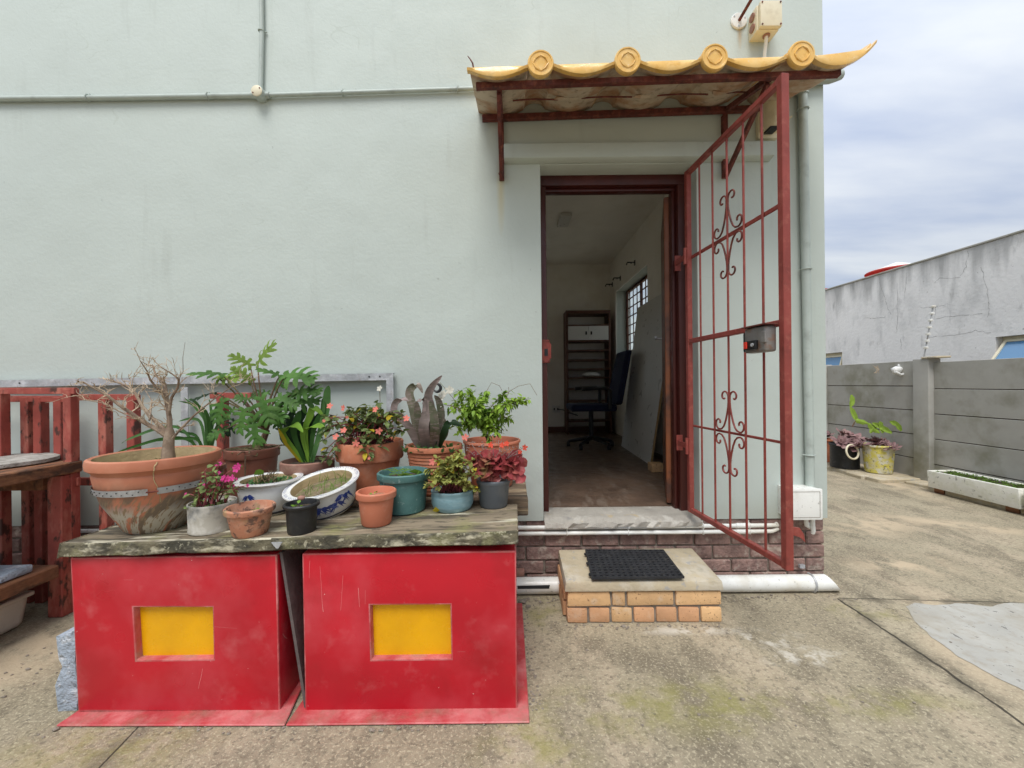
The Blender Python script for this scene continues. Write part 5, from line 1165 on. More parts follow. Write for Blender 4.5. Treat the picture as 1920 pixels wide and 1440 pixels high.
MB().tube([P(1598, 800, 5.25), P(1602, 792, 5.25), P(1606, 788, 5.25)], .008, 6).build('stem', stem_br, t)
t = yard_pot('potted_succulent', 4.60, 3.12, .175, .33, .165, black_pot, 'grey purple succulents in a black pot with a cream ring')
g = MB(); g.open = True
for k in range(12):
    an, rr_ = rn.uniform(0, 6.28), rn.uniform(.0, .20); c = V((4.57 + rr_ * math.cos(an), 3.06 + rr_ * math.sin(an), .42 + rn.uniform(-.03, .09) - rr_ * .3))
    rosette(g, c, rn.uniform(.07, .12), 14, rn, (rn.uniform(-.6, .6), rn.uniform(-.8, .1), 1))
g.build('rosettes', succ_pur, t)
c = P(1597, 847, 5.34); MB().tube([c + V((.078 * math.sin(2 * math.pi * k / 24), -.01 - .02 * math.cos(2 * math.pi * k / 24), -.09 * math.cos(2 * math.pi * k / 24))) for k in range(25)], .012, 8).build('hose_ring', cream_p, t, smooth=True)
t = yard_pot('potted_succulent', 4.62, 3.58, .16, .34, .12, terra, 'small grey succulent in a terracotta pot behind the black pot')
g = MB(); g.open = True
for k in range(5): rosette(g, V((4.62 + rn.uniform(-.1, .1), 3.55 + rn.uniform(-.1, .1), .42 + rn.uniform(0, .05))), .12, 14, rn, (rn.uniform(-.4, .4), -.2, 1))
g.build('rosettes', succ_pur, t)
# fallen petals
for k, (u, v) in enumerate(((1600, 884), (1628, 891))):
    q = PZ(u, v, .004); g = MB(); g.open = True; g.blade([q, q + V((.06, .02, .012)), q + V((.12, .01, .003))], [.008, .03, .006], (0, 1, 0)); tag(g.build('fallen_leaf', succ_red, off=q), ('pinkish fallen leaf on the concrete before the black pot', 'pinkish fallen leaf on the concrete before the yellowish bucket')[k], 'leaf')

# loose grit gathered where things meet the ground
g = MB(); rn = random.Random(77)
def grit(a, b, n, w):
    a, b = V(a), V(b)
    for _ in range(n):
        q = a.lerp(b, rn.random()); r = rn.uniform(.0015, .0055) * (1 if rn.random() < .9 else 1.8)
        q = V((q.x + rn.gauss(0, w), q.y + rn.gauss(0, w), r * .5)); g.ico(q, r, 1, .3, (1.3, 1, .7), rn.randint(0, 9999))
grit((.03, -.16, 0), (.27, -.16, 0), 60, .03); grit((.27, -.42, 0), (1.08, -.42, 0), 70, .014); grit((1.09, -.16, 0), (1.95, -.16, 0), 90, .02)
grit((-1.75, -1.02, 0), (.06, -1.01, 0), 90, .016); grit((.085, -.95, 0), (.05, -.2, 0), 70, .016); grit((.3, -1.2, 0), (2.2, -.5, 0), 70, .35); grit((-2.3, -.9, 0), (-1.9, -.4, 0), 60, .12)
tag(g.build('loose_grit', mortar), kind='stuff')
# ================================================================== POTTED PLANTS ON THE PLANKS
def top_at(x, d): return pz(x) + (.012 if d - 2.5 > -.606 else 0)
def solve(uL, uR, vR, vB=None, d=None, rb=.75):
    u = (uL + uR) / 2; a = (u - 960) / F_PX; k = math.sqrt(1 + a * a)
    if d is None:
        zt_ = pz(0) - .01; dd_ = 1.8
        for _ in range(12):
            R = (uR - uL) / 2 * dd_ / F_PX / k
            x = P(u, vR, dd_).x; h = 720 + .01 * (960 - u)
            df = (CAM.z - top_at(x, dd_)) * F_PX / (vB - h); dd_ = df + rb * R
        d = dd_
    R = (uR - uL) / 2 * d / F_PX / k
    c = P(u, vR, d)
    return V((c.x, c.y, top_at(c.x, d) + .001)), R, c.z - top_at(c.x, d) - .001
def pot(name, prm, m, label, rbf=.75, rim=.03, prof=None, soil_m=None, soil_in=.03, wob=None, in_m=None, th=.010, lip=.010):
    base, R, h = prm
    t = thing(name, base, label, 'potted plant')
    pr = prof(R, h) if prof else pot_prof(R, h, R * rbf, rim, lip, th)
    po = MB().lathe(base, pr, 40, wob=wob).build('pot', m, t, smooth=True, ang=38)
    sz = base.z + h - soil_in
    s = MB().lathe((base.x, base.y, sz), [(R - th - .006, -.004), (R * .7, .003), (R * .35, .008), (.0001, .006)], 24, wob=lambda a_, h_: .02 * math.sin(5 * a_)).build('soil', soil_m or soil, t, smooth=True)
    return t, base, R, h, V((base.x, base.y, sz))
def curve(a, b, bow, n=6):
    a, b, bow = V(a), V(b), V(bow); return [a.lerp(b, i / n) + bow * (4 * (i / n) * (1 - i / n)) for i in range(n + 1)]
def sm(ps, n=4):                     # Catmull-Rom through the given points
    out = []; k = len(ps)
    for i in range(k - 1):
        p0, p1, p2, p3 = ps[max(i - 1, 0)], ps[i], ps[i + 1], ps[min(i + 2, k - 1)]
        for j in range(n):
            t_ = j / n; out.append(.5 * ((2 * p1) + (p2 - p0) * t_ + (2 * p0 - 5 * p1 + 4 * p2 - p3) * t_ ** 2 + (3 * p1 - p0 - 3 * p2 + p3) * t_ ** 3))
    return out + [ps[-1]]
def small_leaves(g, pts_dirs, L, W, rn, fold=.25):
    for p, d in pts_dirs:
        l = L * rn.uniform(.7, 1.25); w = W * rn.uniform(.75, 1.2); d = d.normalized()
        sd_ = d.cross(V((rn.uniform(-.5, .5), rn.uniform(-.5, .5), 1)))
        if sd_.length < .05: sd_ = d.orthogonal()
        dn = V((0, 0, -l * rn.uniform(.05, .3)))
        g.blade([p, p + d * l * .3, p + d * l * .62 + dn * .3, p + d * l + dn], [w * .15, w * .9, w * .85, w * .06], sd_, fold)
def flower(g, c, r, rn, n=5, nrm=(0, -1, .3)):
    U_ = (V(nrm) + V((rn.uniform(-.5, .5), rn.uniform(-.3, .3), rn.uniform(-.3, .5)))).normalized(); a = U_.orthogonal(); b = U_.cross(a)
    for k in range(n):
        an = 2 * math.pi * k / n + rn.uniform(-.2, .2); d = a * math.cos(an) + b * math.sin(an)
        g.blade([c, c + d * r * .6 + U_ * r * .15, c + d * r + U_ * r * .25], [r * .1, r * .48, r * .22], U_.cross(d), .15)
CTR = lambda d: None
# ---- big cracked bowl with the bare bonsai
prm = solve(167, 426, 849, 1006, rb=.55)
def bowl_prof(R, h): return [(R * .46, 0), (R * .50, .008), (R * .60, h * .16), (R * .80, h * .42), (R * .885, h * .66), (R * .915, h * .78), (R * .905, h * .80), (R * .92, h * .83), (R * .99, h * .87), (R, h * .93), (R * .985, h * .985), (R * .945, h), (R * .90, h * .985), (R * .885, h * .93), (R * .84, h * .75), (.0001, h * .70)]
bowl_m = mat('painted_terracotta_bowl', (0.43, 0.155, 0.085), 0.55, 0.1, 6, [((0.50, 0.24, 0.15), 7, 0.55, 0.74, 0.5)], 0.12, 40, dist=.005)
N, L, B = mkit(bowl_m)               # brushed grey and blue strokes on the lower half: wear with a shape of its own
colin = B.inputs['Base Color'].links[0].from_socket
tcn = N.new('ShaderNodeTexCoord'); sx_ = N.new('ShaderNodeSeparateXYZ'); L.new(tcn.outputs['Object'], sx_.inputs[0])
at_ = N.new('ShaderNodeMath'); at_.operation = 'ARCTAN2'; L.new(sx_.outputs['Y'], at_.inputs[0]); L.new(sx_.outputs['X'], at_.inputs[1])
sh_ = N.new('ShaderNodeMath'); sh_.operation = 'MULTIPLY_ADD'; L.new(sx_.outputs['Z'], sh_.inputs[0]); sh_.inputs[1].default_value = -3.2; L.new(at_.outputs[0], sh_.inputs[2])
cb_ = N.new('ShaderNodeCombineXYZ'); L.new(sh_.outputs[0], cb_.inputs[0]); z4 = N.new('ShaderNodeMath'); z4.operation = 'MULTIPLY'; L.new(sx_.outputs['Z'], z4.inputs[0]); z4.inputs[1].default_value = 2.0; L.new(z4.outputs[0], cb_.inputs[1])
def stroke(scale, lo, hi, zlo, zhi, colr):
    global colin
    n_ = N.new('ShaderNodeTexNoise'); n_.inputs['Scale'].default_value = scale; n_.inputs['Detail'].default_value = 6; L.new(cb_.outputs[0], n_.inputs['Vector'])
    m1 = N.new('ShaderNodeMapRange'); L.new(n_.outputs['Fac'], m1.inputs['Value']); m1.inputs['From Min'].default_value = lo; m1.inputs['From Max'].default_value = hi
    m2 = N.new('ShaderNodeMapRange'); L.new(sx_.outputs['Z'], m2.inputs['Value']); m2.inputs['From Min'].default_value = zhi; m2.inputs['From Max'].default_value = zlo
    mm = N.new('ShaderNodeMath'); mm.operation = 'MULTIPLY'; L.new(m1.outputs[0], mm.inputs[0]); L.new(m2.outputs[0], mm.inputs[1])
    q = N.new('ShaderNodeMix'); q.data_type = 'RGBA'; L.new(mm.outputs[0], q.inputs['Factor']); L.new(colin, q.inputs['A']); q.inputs['B'].default_value = (*colr, 1); colin = q.outputs['Result']
H_ = prm[2]
stroke(1.9, .49, .55, H_ * .46, H_ * .76, (0.15, 0.11, 0.075))
stroke(2.4, .52, .57, H_ * .22, H_ * .46, (0.12, 0.145, 0.21))
stroke(2.4, .485, .50, H_ * .30, H_ * .44, (0.40, 0.36, 0.29))
stroke(16, .54, .60, H_ * .40, H_ * .66, (0.24, 0.17, 0.10))
L.new(colin, B.inputs['Base Color'])
t, base, R, h, sc_ = pot('potted_bonsai', prm, [bowl_m, bowl_in], 'bare branched bonsai in a big cracked terracotta bowl with a metal strap', prof=bowl_prof, soil_m=soil_dry, soil_in=.055, th=R if False else .030)
po = [c for c in t.children if c.name.startswith('pot')][0]
me = po.data
for p_ in me.polygons:
    if p_.index >= 12 * 40: p_.material_index = 1
# steel strap in two halves, turnbuckle gap facing us
zs = base.z + h * .60; rs = R * .884
a0 = math.atan2(CAM.y - base.y, CAM.x - base.x)
for (s0, s1) in ((a0 - .02 + 0.0, a0 + 2.2), (a0 - 2.2, a0 - .16)):
    pts = []; g = MB(); n = 26; vs = []; fs = []
    for i in range(n + 1):
        an = s0 + (s1 - s0) * i / n
        for (rr_, zz) in ((rs - .006, -.013), (rs + .001, .013)):
            vs.append((base.x + (rr_ + .004) * math.cos(an), base.y + (rr_ + .004) * math.sin(an), zs + zz))
    for i in range(n): fs.append((2 * i, 2 * i + 2, 2 * i + 3, 2 * i + 1))
    g.add(vs, fs); g.open = True; sob = g.build('steel_strap', steel, t, smooth=True)
    g = MB(); 
    for i in range(1, 22):
        an = s0 + (s1 - s0) * (i + .5) / 23 ; zz = .004 if i % 2 else -.005
        p = V((base.x + (rs + .0055) * math.cos(an), base.y + (rs + .0055) * math.sin(an), zs + zz)); nrm_ = V((math.cos(an), math.sin(an), 0)); g.tube([p - nrm_ * .002, p], .0022, 6)
    g.build('strap_hole', dark, sob)
an0, an1 = a0 - .18, a0 + .0
MB().tube([(base.x + (rs + .006) * math.cos(a), base.y + (rs + .006) * math.sin(a), zs) for a in (an0, (an0 + an1) / 2, an1)], .003, 6).build('strap_bolt', rust, t)
rn = random.Random(2); bp_ = bowl_prof(R, h)[:11]   # hairline crack
def bowl_r(z):
    for k in range(len(bp_) - 1):
        if bp_[k][1] <= z <= bp_[k + 1][1]: return bp_[k][0] + (bp_[k + 1][0] - bp_[k][0]) * (z - bp_[k][1]) / max(1e-6, bp_[k + 1][1] - bp_[k][1])
    return R
pts = []
for i in range(27):
    f = i / 26; an = a0 - .02 - .05 * math.sin(f * 5) + rn.uniform(-.008, .008); hh = h * (.97 - .52 * f); rr_ = bowl_r(hh) + .0008
    pts.append((base.x + rr_ * math.cos(an), base.y + rr_ * math.sin(an), base.z + hh))
MB().tube(pts, [.0022 - .0012 * i / 26 for i in range(27)], 5).build('crack', bowl_in, t)
# bonsai
Z4 = lambda x, y: (150 + x / 6.545, 640 + y / 6.545)
dB = base.y + 2.5 + .02
def zpt(x, y, o=0.0): return P(*Z4(x, y), dB + o)
trunkb = zpt(1085, 1400); 
g = MB(); g.tube([V((trunkb.x, base.y + .02, sc_.z - .01)), zpt(1082, 1330), zpt(1090, 1220), zpt(1098, 1120), zpt(1092, 1060)], [.030, .0215, .0195, .018, .013], 10)
BR = [([(1085, 1180), (960, 1090), (770, 985), (620, 875), (480, 780), (340, 670), (200, 590), (40, 500)], .0105, -.10), ([(1085, 1130), (1000, 1050), (880, 940), (760, 790), (680, 640), (600, 560), (480, 510), (350, 470)], .0095, .09),
      ([(1095, 1090), (1100, 960), (1075, 800), (1055, 640), (1040, 520), (1000, 480), (930, 420), (890, 290)], .011, .03), ([(1060, 665), (930, 560), (860, 470), (825, 370), (740, 240)], .0060, -.09),
      ([(1090, 900), (1120, 700), (1200, 570), (1215, 460), (1130, 400), (1000, 320)], .0065, -.08), ([(1130, 1200), (1230, 1080), (1400, 910), (1530, 800), (1680, 680), (1890, 540)], .0055, -.06),
      ([(1215, 460), (1265, 370), (1262, 200), (1290, 10)], .0018, -.08), ([(850, 970), (870, 850), (875, 720), (780, 570)], .0038, .1), ([(770, 985), (620, 920), (480, 860), (300, 760), (60, 720)], .0042, .06)]
ends = []; rn = random.Random(12)
for pts, r, od in BR:
    n = len(pts); ps = [zpt(x, y, od * (i / (n - 1)) ** 1.2) for i, (x, y) in enumerate(pts)]
    g.tube(ps, [r * (1 - .72 * i / (n - 1)) for i in range(n)], 7)
    for i in range(1, n - 1 + 1 if r > .002 else 1):
        for k in range(2 if i > 1 else 1):
            f = rn.random(); q = ps[i - 1].lerp(ps[i], f); ends.append((q, (ps[i] - ps[i - 1]).normalized(), r * (1 - .72 * i / (n - 1)) * .6, rn.choice((1, 1, 2))))
    if r > .002: ends.append((ps[-1], (ps[-1] - ps[-2]).normalized(), r * .3, 1))
g.build('trunk', bark, t, smooth=True)
g = MB(); cnt = 0
def tw(p, d, r, dep):
    global cnt
    L_ = rn.uniform(.028, .068) * (.65 + .2 * dep); dv_ = (d * .6 + V((rn.uniform(-1, 1), rn.uniform(-.8, .8), rn.uniform(-.55, 1.0)))).normalized()
    p1 = p + dv_ * L_ * .5 + V((rn.uniform(-1, 1), rn.uniform(-1, 1), rn.uniform(-.4, 1))) * .006; p2 = p + dv_ * L_
    r = max(min(r, .0030), .0011); g.tube([p, p1, p2], [r, r * .75, r * .5], 4, cap=False); cnt += 1
    if dep > 0:
        for k in range(rn.choice((2, 3))): tw(p.lerp(p2, rn.uniform(.4, 1)), dv_, r * .7, dep - 1)
for e_ in ends: tw(*e_)
g.open = True; tag(g.build('twigs', twig, t, smooth=True), kind='stuff')
g = MB(); g.open = True
small_leaves(g, [(V((base.x + rn.uniform(-.8, .8) * R * .8, base.y + rn.uniform(-.8, .8) * R * .7, sc_.z + .005)), V((rn.uniform(-1, 1), rn.uniform(-1, 1), .8))) for _ in range(60)], .022, .007, rn)
tag(g.build('weeds', moss, t), kind='stuff')
# ---- strap-leaf plant behind the bowl
x_ = P(392, 838, 2.24).x; b_ = V((x_, -.27, pz(x_) + .013)); t = thing('strap_leaf_plant', b_, 'arching green strap leaf plant behind the bonsai bowl', 'potted plant')
MB().lathe(b_, pot_prof(.085, .15, .065), 28).build('pot', brown_pl, t, smooth=True, ang=40)
MB().lathe(b_ + V((0, 0, .12)), [(.073, 0), (.0001, .005)], 20).build('soil', soil, t)
cc = V((b_.x, b_.y, b_.z + .12))
for i, pts in enumerate(([(395, 838), (392, 790), (375, 762), (335, 752)], [(393, 838), (388, 800), (372, 770), (345, 745)], [(392, 838), (380, 800), (362, 785), (335, 790)], [(390, 838), (372, 822), (350, 812), (328, 808)],
                         [(394, 838), (386, 790), (372, 760), (358, 748), (350, 752)], [(396, 838), (398, 800), (404, 770), (412, 752)], [(394, 838), (360, 828), (310, 822), (250, 838), (215, 850)], [(394, 838), (350, 812), (310, 800), (245, 822), (228, 832)],
                         [(396, 838), (405, 805), (425, 785), (440, 790)], [(393, 838), (375, 828), (340, 822), (280, 828)], [(396, 838), (396, 795), (396, 765), (392, 748)])):
    n = len(pts); o = -.04 + .02 * (i % 4)
    ps = [cc.lerp(P(*q, 2.22 + o), min(1, .0 + k / 1.0)) if k == 0 else P(*q, 2.22 + o * (1 + .5 * k)) for k, q in enumerate(pts)]
    g = MB(); g.open = True; q = sm(ps); nn_ = len(q); g.blade(q, [.0085 * min(1, .6 + 1.5 * k / nn_) * (1 - (k / (nn_ - 1)) ** 5 * .93) for k in range(nn_)], AX_R * .8 + AX_U * .5, .35); g.build('leaf', g_spid if i % 3 else g_cliv, t, smooth=True)
# ---- split-leaf philodendron
prm = solve(420, 527, 839, d=2.16)
t, base, R, h, sc_ = pot('potted_philodendron', prm, brown_pl, 'tall plant with deeply cut leaves in a brown plastic pot', .78, rim=.05, soil_in=.02)
Z2 = lambda x, y, d: P(330 + x / 5.143, 620 + y / 5.143, d)
def cut_leaf(base_, tip, nrm, wid=.62, m=g_phil, droop=.12):
    a, b = V(base_), V(tip); ax = b - a; Ln = ax.length; ax.normalize(); nrm = V(nrm); nrm = (nrm - ax * nrm.dot(ax)).normalized(); sd_ = ax.cross(nrm)
    g = MB(); g.open = True
    mid = lambda s: a + ax * (Ln * s) - nrm * (Ln * droop * s * s)
    g.blade([mid(s) for s in (0, .25, .5, .75, .93, 1.0)], [.07 * Ln, .13 * Ln, .13 * Ln, .10 * Ln, .05 * Ln, .003], sd_, .10)
    for i, s in enumerate((.02, .17, .38, .58, .77)):
        ll = Ln * wid * (.55, .78, .80, .66, .44)[i]; ang = (2.3, 1.55, 1.18, .92, .68)[i]
        for sg in (1, -1):
            d_ = (ax * math.cos(ang) + sd_ * sg * math.sin(ang)); p0 = mid(s); l2 = ll * rn.uniform(.88, 1.1); w_ = Ln * rn.uniform(.072, .09); d_ = (d_ + V((rn.uniform(-.12, .12), rn.uniform(-.12, .12), rn.uniform(-.12, .12)))).normalized()
            pts_ = [p0, p0 + d_ * l2 * .45 + nrm * l2 * .06, p0 + d_ * l2 * .8 + ax * l2 * .08, p0 + d_ * l2 + ax * l2 * .16 - nrm * l2 * .16]
            g.blade(pts_, [w_ * 1.0, w_ * .95, w_ * .85, w_ * .15], nrm.cross(d_), .12)
    o = g.build('leaf', m, t, smooth=True, ang=60); return o
crown = Z2(880, 960, 2.16); crown.y = base.y
stems = MB()
LV = [((790, 310), (930, 100), 2.16, (-.55, -.75, .25), .62, g_phil_y), ((715, 330), (520, 215), 2.12, (-.2, -.55, .8), .6, g_phil_y), ((440, 420), (100, 390), 2.05, (.1, -.35, 1), .5, g_phil), ((720, 480), (525, 340), 2.20, (.6, -.8, .2), .45, g_phil_y),
      ((1000, 435), (780, 345), 2.12, (-.1, -.4, 1), .5, g_phil), ((1060, 430), (1350, 440), 2.06, (.1, -.75, .75), .62, g_phil), ((1160, 590), (1400, 560), 2.05, (0, -.7, .7), .55, g_phil), ((1165, 600), (1010, 650), 2.10, (0, -.8, .6), .6, g_phil),
      ((825, 660), (900, 905), 1.98, (.05, -1, .35), .70, g_phil), ((655, 770), (600, 990), 2.00, (-.05, -1, .3), .70, g_phil), ((450, 680), (370, 905), 2.04, (-.1, -1, .25), .66, g_phil), ((1000, 720), (975, 935), 2.04, (.15, -1, .2), .66, g_phil),
      ((755, 875), (765, 1105), 1.97, (0, -1, .2), .72, g_phil), ((470, 950), (285, 1040), 2.04, (-.1, -.9, .5), .55, g_phil), ((370, 600), (110, 660), 2.10, (0, -.3, 1), .45, g_dark), ((1130, 690), (1380, 660), 2.12, (0, -.8, .6), .6, g_phil),
      ((560, 880), (470, 1010), 2.10, (0, -.9, .4), .7, g_dark), ((880, 600), (720, 620), 2.18, (0, -.8, .6), .7, g_phil), ((950, 560), (1090, 420), 2.17, (.1, -.7, .7), .6, g_phil), ((700, 660), (560, 640), 2.06, (0, -.9, .5), .7, g_phil), ((900, 760), (1040, 850), 2.02, (.2, -1, .4), .7, g_phil), ((560, 760), (440, 840), 2.06, (-.1, -1, .4), .7, g_phil), ((1000, 640), (1180, 720), 2.04, (.1, -.9, .5), .65, g_phil), ((1050, 800), (1110, 960), 2.14, (.2, -1, .3), .7, g_dark), ((400, 450), (600, 460), 2.10, (0, -.6, .7), .5, g_phil_y)]
for (b0, t0, d, nr, wd, m) in LV:
    a = Z2(*b0, d); b = Z2(*t0, d - .03); cut_leaf(a, b, nr, wd, m)
    stems.tube(curve(crown, a, V((0, -.02, .03)), 6), [.0055, .005, .0045, .004, .0038, .0035, .003], 6)
stems.tube([sc_ + V((.02, 0, 0)), crown.lerp(sc_, .5) + V((.015, 0, 0)), crown], [.022, .019, .014], 8)
for k in range(26):
    an = rn.uniform(0, 6.28); p = sc_ + V((rn.uniform(-.8, .8) * R, rn.uniform(-.8, .5) * R, .012)); stems.tube([p, p + V((.05 * math.cos(an), .05 * math.sin(an), .008)), p + V((.09 * math.cos(an), .09 * math.sin(an), .0))], .0035, 5)
stems.tube([crown + V((0, -.04, -.02)), crown + V((.005, -.10, -.12)), V((base.x + .05, base.y - R - .006, base.z + h - .02)), V((base.x + .045, base.y - R - .004, base.z + h * .35))], .004, 6)
stems.build('stem', stem_br, t, smooth=True)
# ---- clivia
prm = solve(525, 629, 862, d=2.10)
t, base, R, h, sc_ = pot('potted_clivia', prm, brown_gr, 'broad strap leaved plant in a dusty brown pot', .8, rim=.055, soil_in=.02)
CL = [([(1130, 1150), (1110, 950), (1110, 830), (1130, 760)], .024, g_dark), ([(1150, 1150), (1180, 950), (1230, 800), (1245, 720)], .026, g_dark), ([(1190, 1150), (1330, 950), (1420, 780), (1415, 650)], .022, g_cliv), ([(1150, 1150), (1090, 1010), (1075, 900), (1085, 800)], .026, g_dark), ([(1160, 1150), (1210, 1010), (1300, 900), (1390, 860)], .024, g_dark), ([(1150, 1150), (1060, 1080), (1030, 1010), (1010, 960)], .022, g_dark), ([(1180, 1150), (1260, 1060), (1340, 1020), (1420, 1040)], .024, g_dark), ([(1200, 1150), (1400, 950), (1450, 750), (1460, 610), (1475, 530)], .028, g_spid),
      ([(1170, 1150), (1250, 960), (1290, 830), (1330, 740), (1420, 820)], .024, g_lime), ([(1140, 1150), (1050, 1020), (1040, 950), (1090, 920), (1160, 905), (1225, 980)], .026, g_lime), ([(1190, 1150), (1220, 1000), (1300, 925), (1370, 910), (1440, 940)], .022, g_lime),
      ([(1130, 1150), (1050, 1000), (1000, 960), (960, 940)], .02, g_dark), ([(1170, 1150), (1200, 980), (1290, 870), (1330, 800)], .024, g_dark), ([(1200, 1150), (1300, 1020), (1370, 980), (1400, 1000)], .022, g_dark), ([(1110, 1150), (1070, 1100), (1040, 1040), (985, 940)], .016, g_yel), ([(1150, 1150), (1140, 1000), (1170, 860), (1200, 770)], .026, g_cliv), ([(1180, 1150), (1270, 1000), (1330, 900), (1380, 790)], .024, g_dark)]
for i, (pts, w, m) in enumerate(CL):
    n = len(pts); o = (.05 if m is g_dark else -.06); ps = [sc_ + V(((pts[0][0] - 1165) / 5.143 / 360, 0, 0))] + [Z2(x, y, 2.09 + o * k / (n - 1) * (1.2 if i % 2 else .8)) for k, (x, y) in enumerate(pts) if k]
    q = sm(ps); nn_ = len(q)
    g = MB(); g.open = True; g.blade(q, [w * .74 * min(1, .50 + 1.0 * k / nn_) * (1 - (k / (nn_ - 1)) ** 7 * .92) for k in range(nn_)], AX_R + AX_U * (.4 if m is g_lime else -.1), .22)
    g.build('leaf', m, t, smooth=True, ang=60)
# ---- salmon flowered begonia
prm = solve(630, 758, 826, d=2.13)
def rim_prof(R, h): return [(R * .70, 0), (R * .72, .008), (R * .905, h * .66), (R * .985, h * .665), (R, h * .69), (R * 1.0, h * .975), (R * .985, h), (R * .93, h), (R * .915, h * .97), (R * .90, h * .9), (.0001, h * .88)]
t, base, R, h, sc_ = pot('potted_begonia', prm, terra, 'straggling salmon flowered plant in a deep rimmed terracotta pot', prof=rim_prof, soil_in=.02, th=.02)
Z3 = lambda x, y, d: P(600 + x / 4.571, 680 + y / 4.571, d)
rn = random.Random(31); g = MB(); gy = MB(); gs = MB(); gf = MB(); g.open = gy.open = gf.open = True
tips = []
for k in range(86):
    u, v = rn.gauss(390, 170), rn.uniform(330, 640)
    if k > 62: u, v = rn.choice(((30, 640), (80, 700), (240, 740), (430, 690), (620, 640), (520, 740), (400, 840), (60, 520), (660, 470), (45, 830))); u += rn.uniform(-40, 40); v += rn.uniform(-50, 30)
    d = 2.10 + rn.uniform(-.15, .12) if k <= 62 else 1.99 + rn.uniform(-.04, .03)
    e_ = Z3(u, v, d); s0 = sc_ + V((rn.uniform(-.6, .6) * R, rn.uniform(-.6, .6) * R, 0))
    midp = s0.lerp(e_, .55) + V((0, 0, .07 if k > 62 else .03)); ps = [s0, s0.lerp(midp, .6) + V((0, 0, .02)), midp, midp.lerp(e_, .6) + V((0, -.01, .012 if k > 62 else .008)), e_]
    gs.tube(ps, [.0032, .003, .0026, .0022, .0016], 5, cap=False); tips.append(e_)
    for q, i in ((ps[4], 0), (ps[3], 1), (ps[2], 2), (ps[3].lerp(ps[4], .5), 3)):
        for j in range(2):
            dv_ = V((rn.uniform(-1, 1), rn.uniform(-1.2, .4), rn.uniform(-.7, .6)))
            small_leaves(gy if rn.random() < .09 else g, [(q, dv_)], .036, .014, rn)
for (u, v) in ((85, 372), (200, 388), (475, 402), (740, 478), (505, 587), (202, 580), (308, 692), (135, 636), (1245, 640), (960, 852)): flower(gf, Z3(u, v, 1.96 if u < 800 else 1.9), .0125, rn)
for p in tips[::11]: flower(gf, p + V((0, -.02, 0)), .006, rn)
gs.build('stem', stem_red, t, smooth=True); tag(g.build('foliage', g_beg, t), kind='stuff'); tag(gy.build('yellow_leaves', g_yel, t), kind='stuff'); tag(gf.build('flowers', fl_sal, t), kind='stuff')
MB().tube([Z3(500, 420, 2.15), Z3(515, 330, 2.14), Z3(512, 240, 2.14)], .0016, 5).build('flower_stalk', stem_br, t)
g = MB(); g.open = True; flower(g, Z3(511, 222, 2.13), .013, rn); g.build('white_flower', fl_white, t)
# ---- bromeliad in ribbed pot
prm = solve(760, 868, 833, d=2.10)
def rib_prof(R, h):
    out = [(R * .66, 0)]
    for k in range(12):
        f = k / 11; r_ = R * (.68 + .22 * f); z = h * (.03 + .76 * f); out += [(r_, z), (r_ + .004, z + h * .02), (r_ + .004, z + h * .045)]
    return out + [(R * .93, h * .86), (R, h * .90), (R * 1.01, h * .95), (R * .98, h), (R * .90, h * .995), (R * .87, h * .93), (.0001, h * .85)]
t, base, R, h, sc_ = pot('potted_bromeliad', prm, terra, 'mottled grey curling bromeliad in a ribbed terracotta pot', prof=rib_prof, soil_in=.03, th=.02)
BRM = [([(880, 690), (830, 520), (800, 380), (770, 270), (790, 210), (840, 190), (880, 260)], .024, brom), ([(860, 690), (760, 540), (700, 470), (640, 420), (650, 340), (710, 305), (760, 330)], .020, brom_p), ([(940, 690), (960, 520), (950, 380), (930, 280), (970, 190), (1045, 110)], .024, brom_p), ([(900, 690), (890, 560), (915, 450), (920, 360), (890, 310), (830, 330)], .026, brom_p),
       ([(960, 690), (1010, 560), (1040, 450), (1020, 330), (980, 280)], .022, brom), ([(900, 690), (860, 540), (840, 430), (830, 330)], .024, brom), ([(980, 690), (1060, 600), (1110, 510), (1170, 520), (1220, 545)], .018, g_dark), ([(950, 690), (985, 560), (975, 430), (940, 330)], .024, brom), ([(940, 690), (1050, 640), (1080, 560), (1060, 470)], .018, brom), ([(920, 690), (895, 600), (880, 520), (870, 440)], .022, brom_p)]
for i, (pts, w, m) in enumerate(BRM):
    n = len(pts); ps = [Z3(x, y, 2.08 - .02 * (i % 4) - .025 * k / n * (1 + i % 3)) for k, (x, y) in enumerate(pts)]; ps[0] = V((ps[0].x, base.y - .01, sc_.z)); q = sm(ps); nn_ = len(q)
    g = MB(); g.open = True; g.blade(q, [w * (.85 if k < 2 else 1) * (1 - .45 * (k / nn_) ** 2) * (1 - (k / (nn_ - 1)) ** 8 * .85) for k in range(nn_)], AX_R + AX_U * .25, .45); g.build('leaf', m, t, smooth=True, ang=60)
c = Z3(1000, 240, 2.04); MB().tube([c + V((.024 * math.cos(2.4 - 5.2 * k / 16) * (1 - .35 * k / 16), 0, .012 + .024 * math.sin(2.4 - 5.2 * k / 16) * (1 - .35 * k / 16))) for k in range(17)], [.003 + .005 * math.sin(math.pi * k / 16) for k in range(17)], 8).build('curled_leaf_tip', dark, t, smooth=True)
g = MB(); g.open = True
small_leaves(g, [(sc_ + V((rn.uniform(-.9, .9) * R, rn.uniform(-.9, .3) * R, .005)), V((rn.uniform(-1, 1), rn.uniform(-1, .3), rn.uniform(.3, 1.2)))) for _ in range(70)], .04, .010, rn); tag(g.build('weeds', g_spid, t), kind='stuff')
g = MB(); g.open = True
for (u, v) in ((1045, 280), (1060, 270), (1030, 350), (1110, 235), (1120, 240), (1040, 300)): flower(g, Z3(u, v, 2.06), .016, rn)
